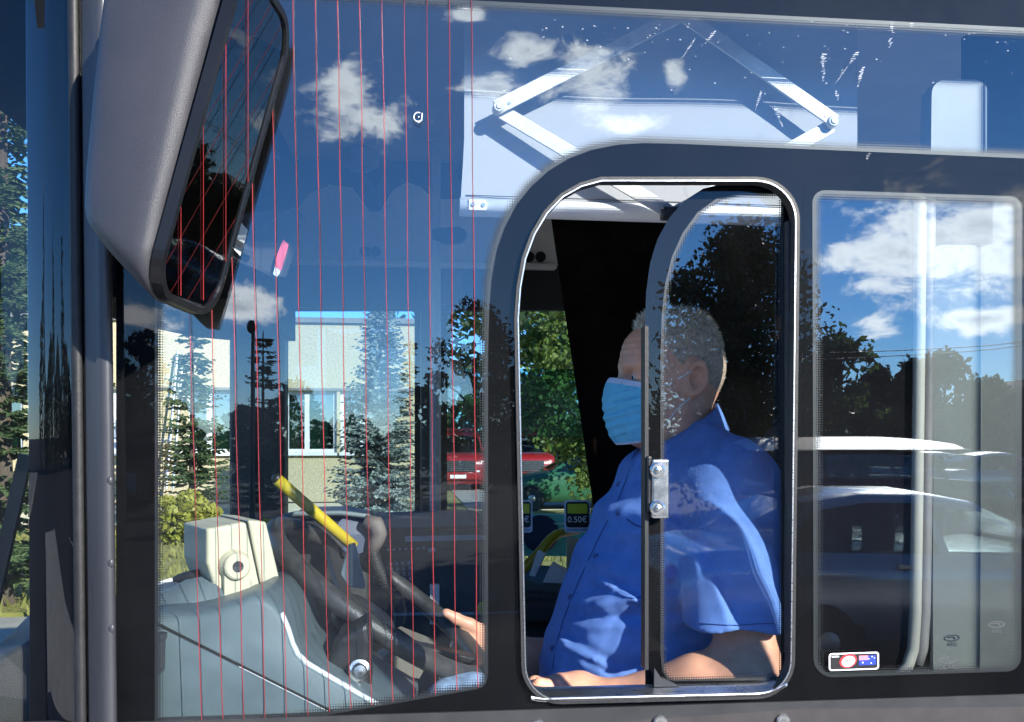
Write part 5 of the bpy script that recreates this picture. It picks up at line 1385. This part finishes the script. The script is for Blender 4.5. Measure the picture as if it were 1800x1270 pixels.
def car(name, label, loc, rot, paint, st, group=None, roof=None, wheels=(0.85, 3.35), wr=0.31, glass_from=0.0, cat='car'):
    """st: stations (x, z belt, z roof, half width at the belt, half width at the roof); front at x = 0"""
    t = thing(name, label, cat, loc, group); t.rotation_euler = (0, 0, rot)
    zb = 0.22; body = []
    xs = [s[0] for s in st]
    for x, zbelt, zr, wb, wr_ in st:
        body.append([Vector((x, y, z)) for y, z in ((-wb * .9, zb), (-wb, 0.45), (-wb * 1.0, zbelt * .8), (-wb * .965, zbelt), (-wb * .8, zbelt + 0.012), (wb * .8, zbelt + 0.012), (wb * .965, zbelt), (wb, zbelt * .8), (wb, 0.45), (wb * .9, zb))])
    part('body', MB().loft(body), paint, t, smooth=True, local=True, bevel=0.0)
    cab = [s for s in st if s[2] > s[1] + 0.02]
    gh = []
    for x, zbelt, zr, wb, wr_ in cab:
        gh.append([Vector((x, y, z)) for y, z in ((-wb * .95, zbelt), (-wr_ - 0.03, zr - 0.07), (-wr_, zr - .03), (-wr_ * .7, zr), (wr_ * .7, zr), (wr_, zr - .03), (wr_ + 0.03, zr - .07), (wb * .95, zbelt))])
    # glasshouse first (dark glass), then roof skin and pillars over it
    x0, x1 = cab[0][0], cab[-1][0]
    part('windows', MB().loft(gh), M['car_window'], t, smooth=False, local=True)
    for sx_ in (0.42, 0.72):
        for sy_ in (-1, 1): part('seat', MB().box((x0 + (x1 - x0) * sx_, sy_ * 0.36, cab[1][1] + 0.16), (0.12, 0.42, 0.42)), M['black_plastic'], t, local=True, bevel=0.04)
    rf = []
    for x, zbelt, zr, wb, wr_ in cab:
        rf.append([Vector((x, y, z)) for y, z in ((-wr_ - 0.034, zr - 0.075), (-wr_ - 0.006, zr - .028), (-wr_ * .7, zr + .006), (0, zr + 0.022), (wr_ * .7, zr + .006), (wr_ + 0.006, zr - .028), (wr_ + 0.034, zr - .075))])
    top = [r for r, s in zip(rf, cab) if s[2] > 0.86 * max(q[2] for q in cab)]
    part('roof', MB().loft(top, close=False), roof or paint, t, smooth=True, local=True)
    for side in (-1, 1):
        for i in (0, len(cab) // 2, len(cab) - 2):
            a, b = cab[i], cab[i + 1]
            if i == len(cab) // 2: x = a[0]; p0 = Vector((x, side * a[3] * .955, a[1])); p1 = Vector((x + .06, side * (a[4] + .036), a[2] - .07))
            elif i == 0: p0 = Vector((a[0], side * a[3] * .955, a[1])); p1 = Vector((b[0], side * (b[4] + .036), b[2] - .06))
            else: p0 = Vector((b[0], side * b[3] * .955, b[1])); p1 = Vector((a[0], side * (a[4] + .036), a[2] - .06))
            part('pillar', MB().bar(p0, p1, 0.07, 0.03, up=(1, 0, 0.01)), paint, t, local=True)
        mx_ = cab[0][0] + 0.55
        part('side_mirror', MB().sphere(Vector((mx_, side * (cab[0][3] + 0.10), cab[0][1] + 0.10)), (0.06, 0.11, 0.075), 12, 8), paint, t, smooth=True, local=True)
        part('headlight', MB().sphere(Vector((st[0][0] + 0.06, side * st[0][3] * .72, 0.62)), (0.07, 0.16, 0.07), 12, 8), M['lamp_clear'], t, smooth=True, local=True)
        part('tail_lamp', MB().sphere(Vector((st[-1][0] - 0.03, side * st[-1][3] * .78, 0.78)), (0.05, 0.13, 0.08), 12, 8), M['lamp_red'], t, smooth=True, local=True)
        for x in wheels: wheel_parts(t, (x, side * (max(s[3] for s in st) - 0.10), wr), wr, 0.2)
        part('door_handle', MB().box((xs[len(xs) // 2] + .3, side * (max(s[3] for s in st) + .005), 0.86), (0.16, 0.03, 0.03)), paint, t, local=True)
    return t


SEDAN0 = [(0.0, 0.60, 0.60, 0.72, 0.5), (0.12, 0.70, 0.70, 0.80, 0.5), (0.7, 0.84, 0.84, 0.87, 0.5), (1.25, 0.93, 0.935, 0.89, 0.5), (1.32, 0.94, 1.00, 0.89, 0.60), (1.65, 0.95, 1.21, 0.89, 0.60), (2.0, 0.96, 1.37, 0.89, 0.60), (2.45, 0.97, 1.445, 0.89, 0.595), (2.95, 0.98, 1.45, 0.89, 0.59), (3.4, 0.99, 1.38, 0.88, 0.585), (3.75, 1.00, 1.22, 0.87, 0.58), (4.0, 1.00, 1.04, 0.86, 0.58), (4.1, 0.99, 0.99, 0.84, 0.5), (4.38, 0.94, 0.94, 0.80, 0.5), (4.45, 0.70, 0.70, 0.74, 0.5)]
SEDAN = [(a, b - 0.03, c - 0.065 if c > 1.0 else c - 0.03, d, e) for a, b, c, d, e in SEDAN0]
VAN0 = [(0.0, 0.80, 0.80, 0.80, 0.5), (0.15, 0.98, 0.98, 0.88, 0.5), (0.75, 1.10, 1.12, 0.92, 0.6), (1.35, 1.16, 1.62, 0.93, 0.72), (1.7, 1.18, 1.78, 0.93, 0.76), (2.4, 1.18, 1.82, 0.93, 0.78), (3.6, 1.18, 1.82, 0.93, 0.78), (4.4, 1.16, 1.80, 0.92, 0.76), (4.62, 1.1, 1.5, 0.90, 0.74), (4.7, 0.9, 0.9, 0.86, 0.5)]
VAN = [(a, b * .92, c * .87 if c > 1.2 else c * .92, d, e) for a, b, c, d, e in VAN0]
OFFR = [(0.0, 0.95, 0.95, 0.86, 0.5), (0.1, 1.08, 1.08, 0.92, 0.5), (1.15, 1.16, 1.18, 0.95, 0.6), (1.7, 1.18, 1.72, 0.95, 0.74), (2.0, 1.18, 1.86, 0.95, 0.76), (3.8, 1.18, 1.88, 0.95, 0.76), (4.35, 1.16, 1.84, 0.94, 0.74), (4.5, 1.0, 1.02, 0.92, 0.6)]


def red_car(u, label):
    p = P(u, 800, 30.0); t = car('off_road_car', label, Vector((p.x, 29.0, 0.13)), R(90), M['car_red'], OFFR, 'red cars parked beyond the far side', wheels=(0.9, 3.6), wr=0.38)
    part('grille', MB().box((-0.012, 0, 0.78), (0.03, 1.1, 0.34)), M['black_plastic'], t, local=True)
    for k in range(5): part('grille_slat', MB().box((-0.035, 0, 0.65 + k * 0.065), (0.02, 1.08, 0.018)), M['steel'], t, local=True)
    part('bumper', MB().box((-0.05, 0, 0.46), (0.14, 1.75, 0.20)), M['car_red'], t, local=True, bevel=0.03)
    part('number_plate', MB().box((-0.13, 0, 0.46), (0.012, 0.5, 0.11)), M['paper'], t, local=True)
    part('roof_rack', MB().box((2.4, 0, 1.95), (0.9, 1.3, 0.06)), M['car_red'], t, local=True)
    return t
red_car(802, 'red off road car showing between the grab pole and the open window')
red_car(919, 'red off road car showing through the open window behind the price cards')
p = P(700, 800, 30); car('parked_car', 'dark green car parked low beyond the far door', Vector((P(860, 800, 22).x, 21.5, 0.1)), R(0), M['car_green'], SEDAN, 'cars parked beyond the far side')
hg = MB(); rs_ = random.Random(8)
hb = P(1100, 800, 42)
for i in range(16000):
    leaf_card(hg, Vector((rs_.uniform(-85, 45), hb.y + rs_.uniform(-1.2, 1.2), rs_.random() ** .7 * (3.4 + 1.2 * math.sin(i)))), 0.42 * rs_.uniform(.6, 1.3), rs_)
struct('distant_hedge', hg, M['leaf_mid'], 'stuff')

# ------------------------------------------------------------------ outside, on the camera's side: what the glass reflects
def vbase(u, Y): q = V(u, 770, Y); q.z = 0; return q
GR = 'trees across the road mirrored in the glass'
def htop(v, Y): return P(900, v, Y).z
broad_tree('roadside_tree', 'big dark leafy tree mirrored in the sliding window', vbase(1300, 21), htop(385, 21), 4.2, M['leaf_dark'], 31, 22000, 0.105, 0.06, GR, 95)
broad_tree('roadside_tree', 'small dark tree mirrored left of the open window', vbase(838, 27), htop(532, 27), 2.6, M['leaf_dark'], 32, 7000, 0.11, 0.10, GR, 44)
spruce('roadside_spruce', 'dark pointed spruce mirrored on the far door post', vbase(462, 24), htop(588, 24), 1.9, M['leaf_dark'], 33, 22, 12, 0.17, GR)
spruce('roadside_spruce', 'dark spruce mirrored beside the tall grab pole', vbase(720, 26), htop(600, 26), 1.6, M['leaf_dark'], 34, 20, 11, 0.17, GR)
for k, (u, v, w, Y) in enumerate(((62, 540, .8, 30), (92, 640, .6, 30), (128, 585, .9, 28), (200, 630, 1.6, 26), (250, 590, 2.0, 27))):
    broad_tree('roadside_poplar', ['slender tall poplar mirrored in the windscreen pillar', 'short poplar mirrored in the windscreen pillar', 'third poplar mirrored in the windscreen pillar', 'leafy poplar mirrored beside the gutter strip', 'dense poplar mirrored at the edge of the front pane'][k], vbase(u, Y), htop(v, Y), w, M['leaf_dark'], 40 + k, 2400, 0.13, 0.04, GR, 34, narrow=0.8)
for k, (u, v, w, Y, m_) in enumerate(((1480, 585, 3.8, 34, 'leaf_mid'), (1545, 640, 2.6, 38, 'leaf_dark'), (1600, 630, 2.2, 36, 'leaf_dark'), (1660, 615, 4.0, 37, 'leaf_mid'), (1730, 665, 4.0, 38, 'leaf_mid'), (1800, 690, 4.6, 38, 'leaf_dark'), (1415, 650, 3.0, 38, 'leaf_dark'), (1900, 640, 5, 40, 'leaf_mid'), (2040, 600, 6, 40, 'leaf_dark'), (2250, 560, 7, 42, 'leaf_mid'))):
    broad_tree('roadside_tree', ['pale green tree', 'dark low tree', 'narrow dark tree', 'broad green tree', 'rounded green tree', 'dark rounded tree', 'low dark tree', 'wide green tree', 'tall dark tree', 'great green tree'][k] + ' mirrored in the rear pane, ' + ['leftmost and tallest', 'second from the left', 'behind the worn pole', 'behind the pale column', 'right of the pale column', 'at the right edge', 'beside the sliding window', 'just past the right edge', 'well past the right edge', 'farthest past the right edge'][k], vbase(u, Y), htop(v, Y), w, M[m_], 60 + k, 3600, 0.22, 0.06, GR, 40)
hg = MB(); rs_ = random.Random(18)
for i in range(34000):
    x = rs_.uniform(-110, 55); q = rs_.random() ** .7
    leaf_card(hg, Vector((x, -44 + rs_.uniform(-1.5, 1.5), q * (3.0 + 0.9 * math.sin(x * .9) + .6 * math.sin(x * 2.3)))), 0.4 * rs_.uniform(.6, 1.3), rs_)
for i in range(14000):
    y = rs_.uniform(-62, 3); q = rs_.random() ** .7
    leaf_card(hg, Vector((-46 + rs_.uniform(-1.5, 1.5), y, q * (5.0 + 1.2 * math.sin(y * .7) + 7.0 * max(0, math.sin(y * .55 + 1)) ** 6))), 0.42 * rs_.uniform(.6, 1.3), rs_)
struct('roadside_thicket', hg, M['leaf_dark'], 'stuff')

# cars across the road
q = V(1790, 800, 6.3); car('parked_sedan', 'silver sedan mirrored low in the rear pane and sliding window', Vector((q.x + 1.3, -6.3, 0.0)), R(180), M['car_silver'], SEDAN, 'cars mirrored in the bus glass')
q = V(1665, 800, 16.0); car('dark_van', 'dark van with glaring white roof mirrored beside the sliding window', Vector((q.x + 0.85, -16.0, 0.0)), R(180), M['car_dark'], VAN, 'cars mirrored in the bus glass', roof=M['car_dark'], wheels=(0.9, 3.7), wr=0.34)
van = [o for o in bpy.data.objects if o.name.startswith('dark_van')][0]
cr = MB(); rows = []
for x in np.linspace(0.9, 5.0, 40):
    dz = 0.12 * (max(0.0, 2.6 - x) / 1.7) ** 2.0 + 0.10 * (max(0.0, x - 4.6) / 0.4) ** 2
    rows.append([Vector((x, y, max(1.585, 1.59 + 0.225 * (1 - (y / 0.92) ** 2) - dz))) for y in np.linspace(-0.92, 0.92, 33)])
cr.loft(rows, close=False); part('white_roof', cr, M['van_roof'], van, smooth=True, local=True)
q = V(1650, 800, 27); car('parked_car', 'red car mirrored behind the dark van', Vector((q.x, -27, 0)), R(180), M['car_red'], SEDAN, 'cars mirrored in the bus glass')
q = V(1745, 800, 26); car('parked_car', 'pale car mirrored right of the worn pole', Vector((q.x, -25, 0)), R(180), M['car_white'], SEDAN, 'cars mirrored in the bus glass')
q = V(1860, 800, 24); car('parked_car', 'silver car mirrored at the right edge of the rear pane', Vector((q.x, -23, 0)), R(180), M['car_silver'], SEDAN, 'cars mirrored in the bus glass')

# red and white coach
rb_ = thing('red_coach', 'red and white coach mirrored beside the gutter strip', 'coach', V(215, 900, 24).xy.to_3d())
q = WL[rb_.name]
def cb(name, c, s, m, **k): return part(name, MB().box(Vector(c), s), M[m], rb_, local=True, **k)
cb('body', (-1.2, 0, 1.05), (4.4, 1.8, 1.5), 'car_red', bevel=0.12)
cb('window_band', (-1.2, 0.0, 1.30), (4.36, 1.84, 0.55), 'car_glass', bevel=0.02)
for k, x in enumerate((-2.6, -1.1, 0.4)): cb('white_stripe', (x, 0.92, 0.68), (0.35, 0.02, 0.55), 'far_white')
for x in (-2.7, 0.3):
    for y in (-.82, .82): wheel_parts(rb_, (x, y, 0.36), 0.36, 0.22)
# lamp post and wires
lp = thing('lamp_post', 'thin dark lamp post mirrored beside the far door post', 'lamp post', vbase(444, 19))
b_ = WL[lp.name]; zt_ = htop(585, 19)
part('post', MB().tube([b_, b_ + Vector((0, 0, zt_))], [0.06, 0.035], 10), M['black_plastic'], lp)
part('lamp_head', MB().sphere(b_ + Vector((-0.03, 0, zt_ + 0.06)), (0.10, 0.10, 0.14), 12, 8), M['black_plastic'], lp, smooth=True)
for k, dv in enumerate((0, 6)):
    a, b = V(1350, 622 + dv * 2, 30), V(2100, 566 + dv * 0.5, 26)
    solo('overhead_wire', MB().tube([a.lerp(b, t) - Vector((0, 0, 0.25 * math.sin(math.pi * t))) for t in np.linspace(0, 1, 14)], 0.014, 5), M['black_rubber'], ['upper overhead wire mirrored across the rear pane', 'lower overhead wire mirrored across the rear pane'][k], 'wire', 'overhead wires')
hs_ = thing('far_house', 'small pale house mirrored at the right edge of the rear pane', 'house', V(1790, 770, 60).xy.to_3d())
part('wall', MB().box((0, 0, 2.4), (2.6, 4, 4.8)), M['far_white'], hs_, local=True)
part('roof', MB().prism([(-1.5, -2.2, 4.8), (1.5, -2.2, 4.8), (0, -2.2, 5.7)], (0, 4.4, 0)), M['roof_edge'], hs_, local=True)
for z in (1.6, 3.4): part('window', MB().box((0.0, 2.02, z), (1.6, 0.05, 0.7)), M['car_glass'], hs_, local=True)
